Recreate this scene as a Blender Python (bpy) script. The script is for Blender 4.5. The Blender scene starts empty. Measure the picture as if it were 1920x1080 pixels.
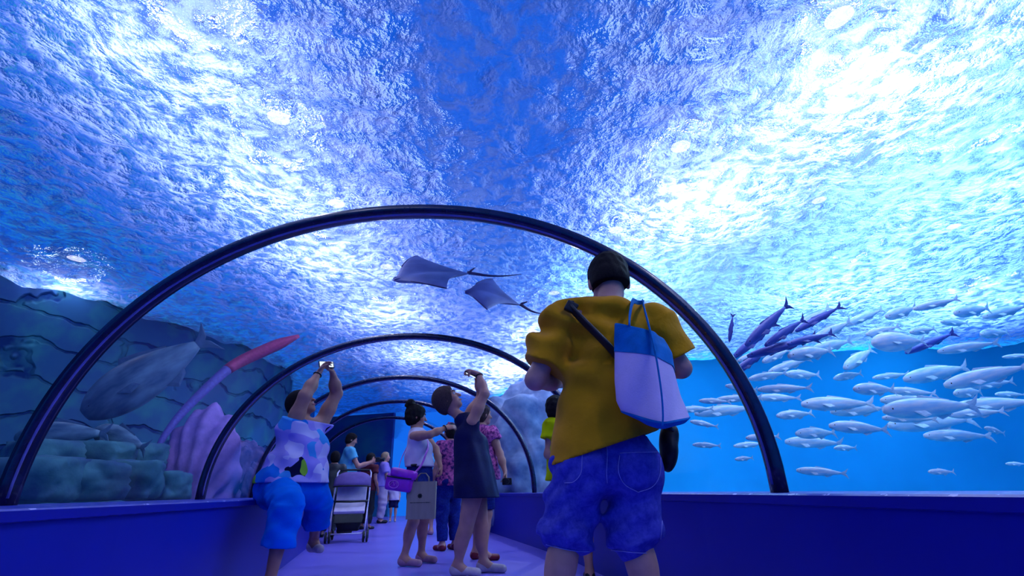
import bpy, bmesh, math, random
import numpy as np
from mathutils import Vector, Matrix, noise as mnoise
PI = math.pi
R = math.radians
SC = bpy.context.scene
COL = SC.collection

# ---------------------------------------------------------------- render look
SC.view_settings.view_transform = 'Standard'
SC.view_settings.look = 'None'
SC.view_settings.exposure = 0.0
SC.view_settings.gamma = 1.0
SC.view_settings.use_curve_mapping = False
SC.cycles.use_denoising = True
SC.cycles.max_bounces = 8
SC.cycles.diffuse_bounces = 2
SC.cycles.glossy_bounces = 3
SC.cycles.transmission_bounces = 6
SC.cycles.transparent_max_bounces = 16
SC.cycles.caustics_reflective = False
SC.cycles.caustics_refractive = False
SC.cycles.sample_clamp_indirect = 6.0
SC.cycles.sample_clamp_direct = 0.0

# ---------------------------------------------------------------- camera
EYE = 0.66
cam = bpy.data.cameras.new('camera')
cam.sensor_width = 36.0
cam.lens = 36.0 * 900 / 1920
cam.shift_y = 35 / 1920
cam.clip_start = 0.05
cam.clip_end = 200
co = bpy.data.objects.new('camera', cam)
COL.objects.link(co)
co.matrix_world = (Matrix.Translation((0, 0, EYE)) @ Matrix.Rotation(R(111.0), 4, 'X')
                   @ Matrix.Rotation(R(-1.03), 4, 'Z'))
SC.camera = co
_p, _r = R(21.0), R(-1.03)


def ray(px, py):
    x = (px - 960) / 900
    y = -(py - 575) / 900
    c, s = math.cos(_r), math.sin(_r)
    x, y = c * x - s * y, s * x + c * y
    return Vector((x, math.cos(_p) - y * math.sin(_p), math.sin(_p) + y * math.cos(_p)))


def at(px, py, D):
    """the point of the place seen at that spot of the photograph, D metres ahead"""
    d = ray(px, py)
    return d * (D / d.y) + Vector((0, 0, EYE))


# ---------------------------------------------------------------- materials
def newmat(name):
    m = bpy.data.materials.new(name)
    m.use_nodes = True
    nt = m.node_tree
    nt.nodes.clear()
    out = nt.nodes.new('ShaderNodeOutputMaterial')
    return m, nt, out


def N(nt, kind, **kw):
    n = nt.nodes.new('ShaderNode' + kind)
    for k, v in kw.items():
        if k in n.inputs:
            n.inputs[k].default_value = v
        else:
            setattr(n, k, v)
    return n


def rgba(c):
    return (c[0], c[1], c[2], 1.0)


def srgb(r, g, b):
    f = lambda v: ((v / 255 + .055) / 1.055) ** 2.4 if v > 10 else v / 255 / 12.92
    return (f(r), f(g), f(b))


def pmat(name, c, rough=.6, spec=.3, metal=0, nscale=30, namp=.12, bump=0., bscale=None, c2=None, stretch=(1, 1, 1),
         sss=0, sheen=0, coords='Object', detail=3):
    """plain procedural material: a colour broken up by noise, with a fine bump"""
    m, nt, out = newmat(name)
    b = N(nt, 'BsdfPrincipled', Roughness=rough, Metallic=metal)
    b.inputs['Specular IOR Level'].default_value = spec
    if sheen:
        b.inputs['Sheen Weight'].default_value = sheen
    tc = N(nt, 'TexCoord')
    mp = N(nt, 'Mapping')
    mp.inputs['Scale'].default_value = stretch
    nt.links.new(tc.outputs[coords], mp.inputs[0])
    nz = N(nt, 'TexNoise', Scale=nscale, Detail=detail)
    nt.links.new(mp.outputs[0], nz.inputs['Vector'])
    mx = N(nt, 'Mix', data_type='RGBA')
    a = c2 if c2 else tuple(v * (1 - namp) for v in c)
    bb = c if c2 else tuple(min(1, v * (1 + namp)) for v in c)
    mx.inputs[6].default_value = rgba(a)
    mx.inputs[7].default_value = rgba(bb)
    cr = N(nt, 'ValToRGB')
    cr.color_ramp.elements[0].position = .36
    cr.color_ramp.elements[1].position = .64
    nt.links.new(nz.outputs[0], cr.inputs[0])
    nt.links.new(cr.outputs[0], mx.inputs[0])
    nt.links.new(mx.outputs[2], b.inputs['Base Color'])
    if bump:
        n2 = N(nt, 'TexNoise', Scale=bscale or nscale * 2, Detail=4)
        nt.links.new(mp.outputs[0], n2.inputs['Vector'])
        bp = N(nt, 'Bump', Strength=bump, Distance=.01)
        nt.links.new(n2.outputs[0], bp.inputs['Height'])
        nt.links.new(bp.outputs[0], b.inputs['Normal'])
    nt.links.new(b.outputs[0], out.inputs[0])
    return m


# ---------------------------------------------------------------- mesh helpers
def link(o, parent=None):
    COL.objects.link(o)
    if parent is not None:
        o.parent = parent
    return o


def mesh_obj(name, verts, faces, mat=None, parent=None, smooth=True):
    me = bpy.data.meshes.new(name)
    me.from_pydata([tuple(v) for v in verts], [], faces)
    me.update()
    if smooth:
        me.polygons.foreach_set('use_smooth', [True] * len(me.polygons))
    o = bpy.data.objects.new(name, me)
    if mat:
        for m_ in (mat if isinstance(mat, (list, tuple)) else [mat]):
            me.materials.append(m_)
    return link(o, parent)


def bm_obj(name, bm, mat=None, parent=None, smooth=False):
    bmesh.ops.recalc_face_normals(bm, faces=bm.faces)
    me = bpy.data.meshes.new(name)
    bm.to_mesh(me)
    bm.free()
    if smooth:
        me.polygons.foreach_set('use_smooth', [True] * len(me.polygons))
    o = bpy.data.objects.new(name, me)
    if mat:
        for m_ in (mat if isinstance(mat, (list, tuple)) else [mat]):
            me.materials.append(m_)
    return link(o, parent)


def tag(o, label=None, cat=None, group=None, kind=None):
    if label: o['label'] = label
    if cat: o['category'] = cat
    if group: o['group'] = group
    if kind: o['kind'] = kind
    return o


def empty(name, loc=(0, 0, 0), rz=0, label=None, cat=None, group=None):
    o = bpy.data.objects.new(name, None)
    o.empty_display_size = .1
    o.location = loc
    o.rotation_euler = (0, 0, rz)
    link(o)
    return tag(o, label, cat, group)


def add_box(bm, c, s, rot=None, bev=0):
    r = bmesh.ops.create_cube(bm, size=1)
    vs = r['verts']
    M = Matrix.Translation(c) @ (rot.to_4x4() if rot else Matrix.Identity(4)) @ Matrix.Diagonal((*s, 1))
    bmesh.ops.transform(bm, matrix=M, verts=vs)
    if bev:
        es = list({e for v in vs for e in v.link_edges})
        bmesh.ops.bevel(bm, geom=es, offset=bev, segments=2, affect='EDGES', profile=.6)


def add_tube(bm, pts, r, seg=10, flat=None, cap=True, closed=False):
    """a tube swept along pts; r a number or a list; flat=(w,t) makes a strap"""
    pts = [Vector(p) for p in pts]
    n = len(pts)
    rings = []
    up = None
    for i, p in enumerate(pts):
        if closed:
            t = (pts[(i + 1) % n] - pts[i - 1]).normalized()
        else:
            t = (pts[min(i + 1, n - 1)] - pts[max(i - 1, 0)]).normalized()
        if up is None:
            up = Vector((0, 0, 1)) if abs(t.z) < .9 else Vector((0, 1, 0))
        u = (up - t * up.dot(t)).normalized()
        up = u
        w = t.cross(u)
        rr = r[i] if isinstance(r, (list, tuple)) else r
        ring = []
        for k in range(seg):
            a = 2 * PI * k / seg
            if flat:
                ca, sa = math.cos(a), math.sin(a)
                sq = lambda v: math.copysign(abs(v) ** .4, v)
                q = p + w * (flat[0] / 2 * sq(ca)) + u * (flat[1] / 2 * sq(sa))
            else:
                q = p + (u * math.cos(a) + w * math.sin(a)) * rr
            ring.append(bm.verts.new(q))
        rings.append(ring)
    m = n if closed else n - 1
    for i in range(m):
        A, B = rings[i], rings[(i + 1) % n]
        for k in range(seg):
            bm.faces.new((A[k], A[(k + 1) % seg], B[(k + 1) % seg], B[k]))
    if cap and not closed:
        bm.faces.new(rings[0][::-1])
        bm.faces.new(rings[-1])


def spline(pts, n=8):
    """Catmull-Rom through pts"""
    pts = [Vector(p) for p in pts]
    P = [pts[0] * 2 - pts[1]] + pts + [pts[-1] * 2 - pts[-2]]
    out = []
    for i in range(1, len(P) - 2):
        for k in range(n):
            t = k / n
            a, b, c, d = P[i - 1:i + 3]
            out.append(.5 * ((2 * b) + (c - a) * t + (2 * a - 5 * b + 4 * c - d) * t * t + (3 * b - a - 3 * c + d) * t ** 3))
    out.append(pts[-1])
    return out


def tube_obj(name, pts, r, mat, parent=None, seg=10, flat=None, closed=False):
    bm = bmesh.new()
    add_tube(bm, pts, r, seg, flat, closed=closed)
    return bm_obj(name, bm, mat, parent, True)


# ---------------------------------------------------------------- the tunnel
CY = [-5.5, -2.7, 0.0, 2.59, 5.145, 7.184, 9.25, 11.35, 13.4, 15.5]
CX = [0.25, -0.05, -0.40, -0.767, -1.187, -1.735, -2.30, -2.95, -3.60, -4.35]
YAW = [R(-5)] * 3 + [-.097, -.03, -.064, -.2, -.25, -.28, -.3]
AX, BZ, NE, Z0 = 2.022, 1.65, 2.06, 0.668
LEDGE = 0.632


def cx(y):
    return float(np.interp(y, CY, CX))


def arch_pt(i, a, off=0.0, ahead=0.0):
    """point of frame i at angle a (0 = right base, pi = left base)"""
    ca, sa = math.cos(a), math.sin(a)
    u = (AX + off) * math.copysign(abs(ca) ** (2 / NE), ca)
    v = (BZ + off) * abs(sa) ** (2 / NE)
    c, s = math.cos(YAW[i]), math.sin(YAW[i])
    return Vector((CX[i] + u * c - ahead * s, CY[i] + u * s + ahead * c, Z0 + v))


m_rib = pmat('rib_rubber', srgb(22, 20, 62), rough=.22, spec=.7, nscale=12, namp=.3)
m_highlight = pmat('rib_highlight', srgb(120, 112, 190), rough=.3, spec=.6, nscale=12, namp=.1)
rib_lab = {3: 'large dark arched tunnel rib nearest the camera, spanning over the man in yellow',
           4: 'second dark arched tunnel rib, behind the man in yellow, above the raised hands',
           5: 'third thin dark tunnel rib arching behind the woman in navy',
           6: 'fourth faint tunnel rib arching just above the man with the pushchair',
           7: 'fifth and farthest tunnel rib inside the dark blue end of the tunnel'}
for i in range(1, 8):
    if i not in rib_lab: continue
    K = 72
    prof = [(-.012, -.05), (.03, -.05), (.042, -.03), (.042, .03), (.03, .05), (-.012, .05), (-.022, .02), (-.022, -.02)]
    vs, fs = [], []
    for k in range(K + 1):
        a = PI * k / K
        for (o_, h_) in prof:
            vs.append(arch_pt(i, a, o_ - .03, h_))
    for v in vs[:8] + vs[-8:]:
        v.z = LEDGE
    for k in range(K):
        for j in range(8):
            fs.append((k * 8 + j, k * 8 + (j + 1) % 8, (k + 1) * 8 + (j + 1) % 8, (k + 1) * 8 + j))
    fs += [tuple(range(8))[::-1], tuple(range(K * 8, K * 8 + 8))]
    rib = mesh_obj('tunnel_rib', vs, fs, m_rib)
    tag(rib, rib_lab[i], 'arch', 'ribs of the tunnel')
    # the highlight along the inside of the rib, put in as a paler tube
    bm = bmesh.new()
    add_tube(bm, [arch_pt(i, PI * k / K, -.052, -.022) for k in range(K + 1)], .0075, 6)
    tag(bm_obj('highlight_line', bm, m_highlight, rib, True), 'thin paler violet highlight strip')

# the acrylic panes between the ribs
m_glass, nt, out = newmat('acrylic_pane')
tr = N(nt, 'BsdfTransparent', Color=(.93, .96, 1, 1))
gl = N(nt, 'BsdfGlossy', Color=(.8, .85, 1, 1), Roughness=.12)
fr = N(nt, 'Fresnel', IOR=1.25)
nz = N(nt, 'TexNoise', Scale=.8, Detail=2)
tc = N(nt, 'TexCoord')
nt.links.new(tc.outputs['Object'], nz.inputs['Vector'])
bp = N(nt, 'Bump', Strength=.15, Distance=.1)
nt.links.new(nz.outputs[0], bp.inputs['Height'])
nt.links.new(bp.outputs[0], gl.inputs['Normal'])
ms = N(nt, 'MixShader')
nt.links.new(fr.outputs[0], ms.inputs[0])
nt.links.new(tr.outputs[0], ms.inputs[1])
nt.links.new(gl.outputs[0], ms.inputs[2])
nt.links.new(ms.outputs[0], out.inputs[0])
for i in range(0, len(CY) - 1):
    K, J = 48, 4
    vs, fs = [], []
    for j in range(J + 1):
        t = j / J
        for k in range(K + 1):
            a = PI * k / K
            vs.append(arch_pt(i, a).lerp(arch_pt(i + 1, a), t))
            if k in (0, K): vs[-1].z = LEDGE - .005
    for j in range(J):
        for k in range(K):
            a = j * (K + 1) + k
            fs.append((a, a + 1, a + K + 2, a + K + 1))
    w = mesh_obj('window_or_glow_panel_%d' % (i + 1), vs, fs, m_glass)
    tag(w, kind='structure')

# ---------------------------------------------------------------- floor and side walls
m_floor, nt, out = newmat('violet_floor')
b = N(nt, 'BsdfPrincipled', Roughness=.32)
b.inputs['Specular IOR Level'].default_value = .5
tc = N(nt, 'TexCoord')
br = N(nt, 'TexNoise', Scale=1.6, Detail=5)
nt.links.new(tc.outputs['Object'], br.inputs['Vector'])
mx = N(nt, 'Mix', data_type='RGBA')
mx.inputs[6].default_value = rgba(srgb(112, 104, 222))
mx.inputs[7].default_value = rgba(srgb(142, 128, 240))
nt.links.new(br.outputs[0], mx.inputs[0])
nt.links.new(mx.outputs[2], b.inputs['Base Color'])
n2 = N(nt, 'TexNoise', Scale=140, Detail=3)
nt.links.new(tc.outputs['Object'], n2.inputs['Vector'])
bp = N(nt, 'Bump', Strength=.12, Distance=.004)
nt.links.new(n2.outputs[0], bp.inputs['Height'])
nt.links.new(bp.outputs[0], b.inputs['Normal'])
nt.links.new(b.outputs[0], out.inputs[0])

FL, FR = -1.03, 1.76
ys = [-5.5 + .5 * k for k in range(44)]


def strip(name, prof, mat):
    """sweep a profile of (offset from the centre line, z) along the tunnel"""
    vs, fs = [], []
    n = len(prof)
    for y in ys:
        d = (cx(y + .6) - cx(y - .6)) / 1.2
        L = math.hypot(1, d)
        for (u, z) in prof:
            vs.append((cx(y) + u / L, y - u * d / L, z))
    for k in range(len(ys) - 1):
        for j in range(n - 1):
            fs.append((k * n + j, k * n + j + 1, (k + 1) * n + j + 1, (k + 1) * n + j))
    return tag(mesh_obj(name, vs, fs, mat, smooth=False), kind='structure')


def wall_mat(name, c, scuff):
    m, nt, out = newmat(name)
    b = N(nt, 'BsdfPrincipled', Roughness=.38)
    b.inputs['Specular IOR Level'].default_value = .35
    tc = N(nt, 'TexCoord')
    nz = N(nt, 'TexNoise', Scale=1.5, Detail=4)
    nt.links.new(tc.outputs['Object'], nz.inputs['Vector'])
    mx = N(nt, 'Mix', data_type='RGBA')
    mx.inputs[6].default_value = rgba(c)
    mx.inputs[7].default_value = rgba(tuple(v * 1.25 for v in c))
    nt.links.new(nz.outputs[0], mx.inputs[0])
    # chipped paint along the lip
    n2 = N(nt, 'TexNoise', Scale=16, Detail=5)
    nt.links.new(tc.outputs['Object'], n2.inputs['Vector'])
    sx = N(nt, 'SeparateXYZ')
    nt.links.new(tc.outputs['Object'], sx.inputs[0])
    mr = N(nt, 'MapRange')
    mr.inputs[1].default_value = LEDGE - .022
    mr.inputs[2].default_value = LEDGE - .004
    nt.links.new(sx.outputs[2], mr.inputs[0])
    mu = N(nt, 'Math', operation='MULTIPLY')
    nt.links.new(mr.outputs[0], mu.inputs[0])
    nt.links.new(n2.outputs[0], mu.inputs[1])
    gt = N(nt, 'Math', operation='GREATER_THAN')
    gt.inputs[1].default_value = scuff
    nt.links.new(mu.outputs[0], gt.inputs[0])
    m2 = N(nt, 'Mix', data_type='RGBA')
    m2.inputs[7].default_value = rgba(srgb(165, 165, 225))
    nt.links.new(gt.outputs[0], m2.inputs[0])
    nt.links.new(mx.outputs[2], m2.inputs[6])
    nt.links.new(m2.outputs[2], b.inputs['Base Color'])
    nt.links.new(b.outputs[0], out.inputs[0])
    return m


m_wall = wall_mat('blue_painted_wall', (.002, .009, .29), .62)
strip('floor', [(FL - .02, 0), (FR + .02, 0)], m_floor)
strip('wall_left', [(FL, 0), (FL, LEDGE - .045), (FL + .025, LEDGE - .04), (FL + .03, LEDGE - .006), (FL + .02, LEDGE), (-2.3, LEDGE), (-2.3, -.3)], m_wall)
strip('wall_right', [(FR, 0), (FR, LEDGE - .045), (FR - .012, LEDGE - .04), (FR - .016, LEDGE - .006), (FR - .006, LEDGE), (2.3, LEDGE), (2.3, -.3)], m_wall)
# ---------------------------------------------------------------- water, tank and lamps
SURF = 3.6
m_water, nt, out = newmat('rippled_water_surface')
tc = N(nt, 'TexCoord')
mp = N(nt, 'Mapping')
nt.links.new(tc.outputs['Object'], mp.inputs[0])
wv = N(nt, 'TexNoise', Scale=6.6, Detail=4, Roughness=.55, Distortion=.2)
nt.links.new(mp.outputs[0], wv.inputs['Vector'])
w2 = N(nt, 'TexNoise', Scale=11, Detail=3, Roughness=.6, Distortion=.6)
nt.links.new(mp.outputs[0], w2.inputs['Vector'])
ad = N(nt, 'Math', operation='MULTIPLY_ADD')
ad.inputs[1].default_value = .28
nt.links.new(w2.outputs[0], ad.inputs[0])
nt.links.new(wv.outputs[0], ad.inputs[2])
bp = N(nt, 'Bump', Strength=1.0, Distance=.85)
nt.links.new(ad.outputs[0], bp.inputs['Height'])
b2 = N(nt, 'Bump', Strength=1.0, Distance=.8)
nt.links.new(ad.outputs[0], b2.inputs['Height'])
tl = N(nt, 'BsdfTranslucent', Color=(.115, .155, .33, 1))
nt.links.new(bp.outputs[0], tl.inputs['Normal'])
rf = N(nt, 'BsdfRefraction', Color=(.62, .85, 1, 1), Roughness=.06, IOR=.75)
nt.links.new(b2.outputs[0], rf.inputs['Normal'])
gl = N(nt, 'BsdfGlossy', Color=(.3, .65, 1, 1), Roughness=.1)
nt.links.new(b2.outputs[0], gl.inputs['Normal'])
tp = N(nt, 'BsdfTransparent', Color=(.95, .93, 1, 1))
a1 = N(nt, 'MixShader', Fac=.55)
mrf = N(nt, 'MapRange')                                  # noise puts bright and dark ripple strokes into the scatter/refract mix
mrf.inputs[1].default_value = .56
mrf.inputs[2].default_value = .72
mrf.inputs[3].default_value = .86
mrf.inputs[4].default_value = .30
nt.links.new(ad.outputs[0], mrf.inputs[0])
nt.links.new(mrf.outputs[0], a1.inputs[0])
nt.links.new(tl.outputs[0], a1.inputs[1])
nt.links.new(rf.outputs[0], a1.inputs[2])
a2 = N(nt, 'MixShader', Fac=.22)
nt.links.new(a1.outputs[0], a2.inputs[1])
nt.links.new(gl.outputs[0], a2.inputs[2])
a3 = N(nt, 'MixShader', Fac=.042)
nt.links.new(a2.outputs[0], a3.inputs[1])
nt.links.new(tp.outputs[0], a3.inputs[2])
nt.links.new(a3.outputs[0], out.inputs[0])

X0, X1, Y0, Y1, ST = -10.5, 13, -3, 19, .045
nx, ny = int((X1 - X0) / ST), int((Y1 - Y0) / ST)
gx, gy = np.meshgrid(X0 + ST * np.arange(nx + 1), Y0 + ST * np.arange(ny + 1))
rng = np.random.RandomState(3)
gz = np.full(gx.shape, SURF)
for k in range(44):
    a = rng.rand() * 2 * PI
    lam = .17 + 1.5 * rng.rand() ** 2.6
    q = 2 * PI / lam
    gz += .0085 * lam ** .9 * np.sin(q * (gx * math.cos(a) + gy * math.sin(a)) + rng.rand() * 6.28
                                     + .8 * np.sin(gx * .9 * rng.rand() + gy * rng.rand()))
# rings where drops and pump jets break the surface
for (rx, ry, am) in ((-.05, 2.76, .012), (-2.2, 3.7, .012), (-.5, 4.3, .008), (.3, 1.9, .012), (1.6, 3.5, .006)):
    d = np.hypot(gx - rx, gy - ry)
    gz += am * np.sin(d * 26) * np.exp(-d * 2.6)
idx = np.arange((nx + 1) * (ny + 1)).reshape(ny + 1, nx + 1)
q = np.stack([idx[:-1, :-1], idx[:-1, 1:], idx[1:, 1:], idx[1:, :-1]], -1).reshape(-1, 4)
v = np.stack([gx, gy, gz], -1).reshape(-1, 3)


def np_mesh(name, v, quads, mat=None, parent=None, smooth=True, tris=None):
    me = bpy.data.meshes.new(name)
    nq = len(quads)
    ntq = 0 if tris is None else len(tris)
    me.vertices.add(len(v))
    me.vertices.foreach_set('co', np.asarray(v, np.float32).ravel())
    me.loops.add(nq * 4 + ntq * 3)
    li = np.asarray(quads, np.int32).ravel()
    if ntq: li = np.concatenate([li, np.asarray(tris, np.int32).ravel()])
    me.loops.foreach_set('vertex_index', li)
    me.polygons.add(nq + ntq)
    ls = np.arange(nq) * 4
    if ntq: ls = np.concatenate([ls, nq * 4 + np.arange(ntq) * 3])
    me.polygons.foreach_set('loop_start', ls.astype(np.int32))
    if smooth:
        me.polygons.foreach_set('use_smooth', np.ones(nq + ntq, bool))
    me.update(calc_edges=True)
    me.validate()
    if mat: me.materials.append(mat)
    return link(bpy.data.objects.new(name, me), parent)


ws = np_mesh('water_surface', v, q, m_water)
tag(ws, 'rippled blue water surface overhead with white lamp glare', 'water', kind='stuff')

# tank walls standing in the water
m_blue = pmat('tank_blue_lining', (.015, .48, .92), rough=.9, spec=.05, nscale=.35, namp=.12)
m_deep = pmat('tank_deep_blue_lining', (.01, .08, .42), rough=.9, spec=.05, nscale=.6, namp=.3)


def curtain(name, pts, z0, z1, mat, n=6):
    pts = spline([(x, y, 0) for x, y in pts], n)
    vs, fs = [], []
    H = 8
    for p in pts:
        for h in range(H + 1):
            vs.append((p.x, p.y, z0 + (z1 - z0) * h / H))
    for i in range(len(pts) - 1):
        for h in range(H):
            a = i * (H + 1) + h
            fs.append((a, a + 1, a + H + 2, a + H + 1))
    return tag(mesh_obj(name, vs, fs, mat), kind='structure')


curtain('wall_tank_right', [(-1.2, 19), (-.6, 16), (1.6, 13.5), (4.5, 11.6), (8, 10.8), (12, 10.4), (12.8, 4), (12.8, -6)], -.3, SURF + .2, m_blue)

m_mason, nt, out = newmat('sunken_masonry')
b = N(nt, 'BsdfPrincipled', Roughness=.9)
b.inputs['Specular IOR Level'].default_value = .1
tc = N(nt, 'TexCoord')
mp = N(nt, 'Mapping')
mp.inputs['Rotation'].default_value = (R(90), 0, 0)
nt.links.new(tc.outputs['Object'], mp.inputs[0])
nzw = N(nt, 'TexNoise', Scale=1.3, Detail=3)
nt.links.new(tc.outputs['Object'], nzw.inputs['Vector'])
vm = N(nt, 'VectorMath', operation='MULTIPLY_ADD')
vm.inputs[1].default_value = (.6, .6, .6)
nt.links.new(nzw.outputs['Color'], vm.inputs[0])
nt.links.new(mp.outputs[0], vm.inputs[2])
bk = N(nt, 'TexBrick', Scale=1.0)
bk.inputs['Color1'].default_value = rgba((.07, .32, .46))
bk.inputs['Color2'].default_value = rgba((.08, .17, .50))
bk.inputs['Mortar'].default_value = rgba((.02, .08, .26))
bk.inputs['Mortar Size'].default_value = .035
bk.inputs['Mortar Smooth'].default_value = .6
bk.inputs['Brick Width'].default_value = .95
bk.inputs['Row Height'].default_value = .48
nt.links.new(vm.outputs[0], bk.inputs['Vector'])
nz = N(nt, 'TexNoise', Scale=2.2, Detail=6)
nt.links.new(tc.outputs['Object'], nz.inputs['Vector'])
cr = N(nt, 'ValToRGB')
cr.color_ramp.elements[0].position = .45
cr.color_ramp.elements[1].position = .7
nt.links.new(nz.outputs[0], cr.inputs[0])
mx = N(nt, 'Mix', data_type='RGBA')
mx.inputs[7].default_value = rgba((.09, .46, .48))
nt.links.new(cr.outputs[0], mx.inputs[0])
nt.links.new(bk.outputs[0], mx.inputs[6])
nt.links.new(mx.outputs[2], b.inputs['Base Color'])
bp = N(nt, 'Bump', Strength=.8, Distance=.06)
nt.links.new(bk.outputs['Fac'], bp.inputs['Height'])
bp.invert = True
nt.links.new(bp.outputs[0], b.inputs['Normal'])
nt.links.new(b.outputs[0], out.inputs[0])
curtain('wall_tank_left', [(-10.3, -6), (-9, -1), (-7.9, 3.4), (-7.1, 6.0), (-6.35, 8.0), (-5.7, 9.8), (-5.9, 12.5), (-7.4, 16), (-7.8, 19)], -.3, SURF + .2, m_mason)
# the sandy bed of the tank, either side of the walkway
m_sand = pmat('tank_bed_sand', (.05, .26, .42), rough=.95, spec=.05, nscale=2.2, namp=.35, bump=.5, bscale=9)
for nm, x0, x1 in (('floor_tank_left', -10.4, -2.31), ('floor_tank_right', 2.31, 13)):
    vs, fs = [], []
    for y in ys:
        a, b_ = (x0, cx(y) + x1) if x0 < 0 else (cx(y) + x0, x1)
        for k in range(13):
            x = a + (b_ - a) * k / 12
            vs.append((x, y, .12 + .22 * mnoise.noise(Vector((x * .5, y * .5, 1)))))
    for k in range(len(ys) - 1):
        for j in range(12):
            a = k * 13 + j
            fs.append((a, a + 1, a + 14, a + 13))
    tag(mesh_obj(nm, vs, fs, m_sand), kind='structure')
# dark end of the tunnel
m_end = pmat('dark_blue_end_wall', (.01, .04, .34), rough=.7, nscale=.9, c2=(.02, .22, .36))
bm = bmesh.new()
add_box(bm, (-5.5, 16.3, 1.4), (3.4, .12, 3.4), Matrix.Rotation(R(-17), 3, 'Z'))
tag(bm_obj('wall_end', bm, m_end), kind='structure')

# ---------------------------------------------------------------- lamps over the tank
m_lampglow, nt, out = newmat('lamp_face')
em = N(nt, 'Emission', Color=(1, .97, 1, 1), Strength=14)
nt.links.new(em.outputs[0], out.inputs[0])
m_housing = pmat('lamp_housing', (.05, .05, .06), rough=.5, metal=.6)


def tank_lamp(x, y, power, label, zz=SURF + .95, size=.36, col=(.93, .90, 1.0)):
    t = empty('pendant_floodlight', (x, y, zz), 0, label, 'floodlight', 'floodlights over the tank')
    bm = bmesh.new()
    bmesh.ops.create_cone(bm, cap_ends=True, segments=24, radius1=size * .62, radius2=size * .35, depth=.25,
                          matrix=Matrix.Translation((0, 0, .15)))
    bm_obj('housing', bm, m_housing, t, True)
    bm = bmesh.new()
    bmesh.ops.create_circle(bm, cap_ends=True, segments=24, radius=size * .32, matrix=Matrix.Translation((0, 0, .012)))
    bm_obj('lamp_face', bm, m_lampglow, t)
    tube_obj('cord', [(0, 0, .27), (0, 0, 7.52 - zz)], .01, m_housing, t, 6)
    ld = bpy.data.lights.new('lamp_light', 'SPOT')
    ld.spot_size = R(168)
    ld.spot_blend = 1.0
    ld.shadow_soft_size = 0.0
    ld.energy = power * 31
    ld.color = col
    lo = bpy.data.objects.new('lamp_light', ld)
    link(lo, t)
    lo.location = (0, 0, 0)
    return t


W_, V_, C_ = (.93, .92, 1.0), (.80, .78, 1.0), (.45, .85, 1.0)
LAMPS = [(-2.45, 2.6, 25, W_, .95), (-2.55, 4.2, 28, W_, .95), (-2.5, 5.9, 42, V_, .95), (-2.3, 8.0, 50, V_, .95), (-2.1, 10.8, 60, V_, .95),
         (2.97, 3.1, 60, W_, .95), (2.1, 4.8, 56, W_, .95), (1.7, 6.8, 60, C_, .95), (.9, 9.4, 90, W_, .95), (.1, 12.2, 130, W_, .95), (2.9, 10.2, 70, C_, 1.4), (-1.0, 14.5, 60, W_, .95),
         (5.4, 4.4, 150, C_, 1.7), (5.4, 7.2, 170, C_, 1.7), (8.6, 8.2, 150, C_, 1.7), (9.2, 4.6, 80, C_, 1.7),  # raised cyan lamps added to spread a broad glow over the right water
         (-6.7, 6.6, 9, W_, .5), (-2.4, .4, 26, W_, .95), (2.6, .6, 50, W_, .95), (-2.4, -1.6, 26, W_, .95), (2.6, -1.4, 50, W_, .95)]
for i, (x, y, p_, c_, h_) in enumerate(LAMPS):
    tank_lamp(x, y, p_, 'round floodlight shining down through the rippled water surface', col=c_, zz=SURF + h_)

# unseen glowing slats added above the water to give the ripples contrast
m_glow, nt, out = newmat('ripple_glow')
em = N(nt, 'Emission', Color=(.62, .66, 1, 1), Strength=2.3)
nt.links.new(em.outputs[0], out.inputs[0])
m_glow2, nt, out = newmat('ripple_glow_cool')
em = N(nt, 'Emission', Color=(.50, .84, 1, 1), Strength=2.4)
nt.links.new(em.outputs[0], out.inputs[0])
m_glow3, nt, out = newmat('ripple_glow_teal')
em = N(nt, 'Emission', Color=(.05, .55, .85, 1), Strength=.8)
nt.links.new(em.outputs[0], out.inputs[0])
k_ = 9
for (x_, w_, m_) in ((-3.3, 1.9, m_glow), (3.2, 1.9, m_glow), (6.0, 2.4, m_glow2), (9.4, 2.6, m_glow2), (-7.6, 2.4, m_glow3)):
    k_ += 1
    bm = bmesh.new()
    for n_ in range(22):
        add_box(bm, (x_ + .25 * math.sin(n_ * 2.3), -1 + n_ * .95, 7.53), (w_ * (.8 + .25 * math.sin(n_ * 1.7)), .55, .03))
    tag(bm_obj('window_or_glow_panel_%d' % k_, bm, m_), kind='structure')

w = bpy.data.worlds.new('hall_ambient')
w.use_nodes = True
w.node_tree.nodes['Background'].inputs[0].default_value = (.008, .17, .95, 1)
w.node_tree.nodes['Background'].inputs[1].default_value = .9
SC.world = w
# ---------------------------------------------------------------- sculpting by smooth unions
import openvdb
V3 = lambda *a: np.array(a, float)


def onto(obj, px, py, off=.004):
    """the point of obj's surface that faces the viewer there, lifted a little off the cloth"""
    from mathutils.bvhtree import BVHTree
    key = obj.name
    if key not in _BVH:
        w = obj.parent.location if obj.parent else Vector((0, 0, 0))
        me = obj.data
        _BVH[key] = BVHTree.FromPolygons([v.co + w for v in me.vertices], [tuple(p.vertices) for p in me.polygons])
    d = ray(px, py).normalized()
    o = Vector((0, 0, EYE))
    h = _BVH[key].ray_cast(o, d)
    if h[0] is None: return None
    return h[0] + h[1] * off if h[1].dot(d) < 0 else h[0] - h[1] * off


_BVH = {}


def drape(name, obj, px, mat, r=.002, parent=None, org=(0, 0, 0), seg=5, flat=None, off=.003, n=6):
    pts = [onto(obj, p.x, p.y, off) for p in spline([(a, b, 0) for a, b in px], n)]
    pts = [p - Vector(org) for p in pts if p is not None]
    if len(pts) < 3: return None
    return tube_obj(name, pts, r, mat, parent, seg, flat)


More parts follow.
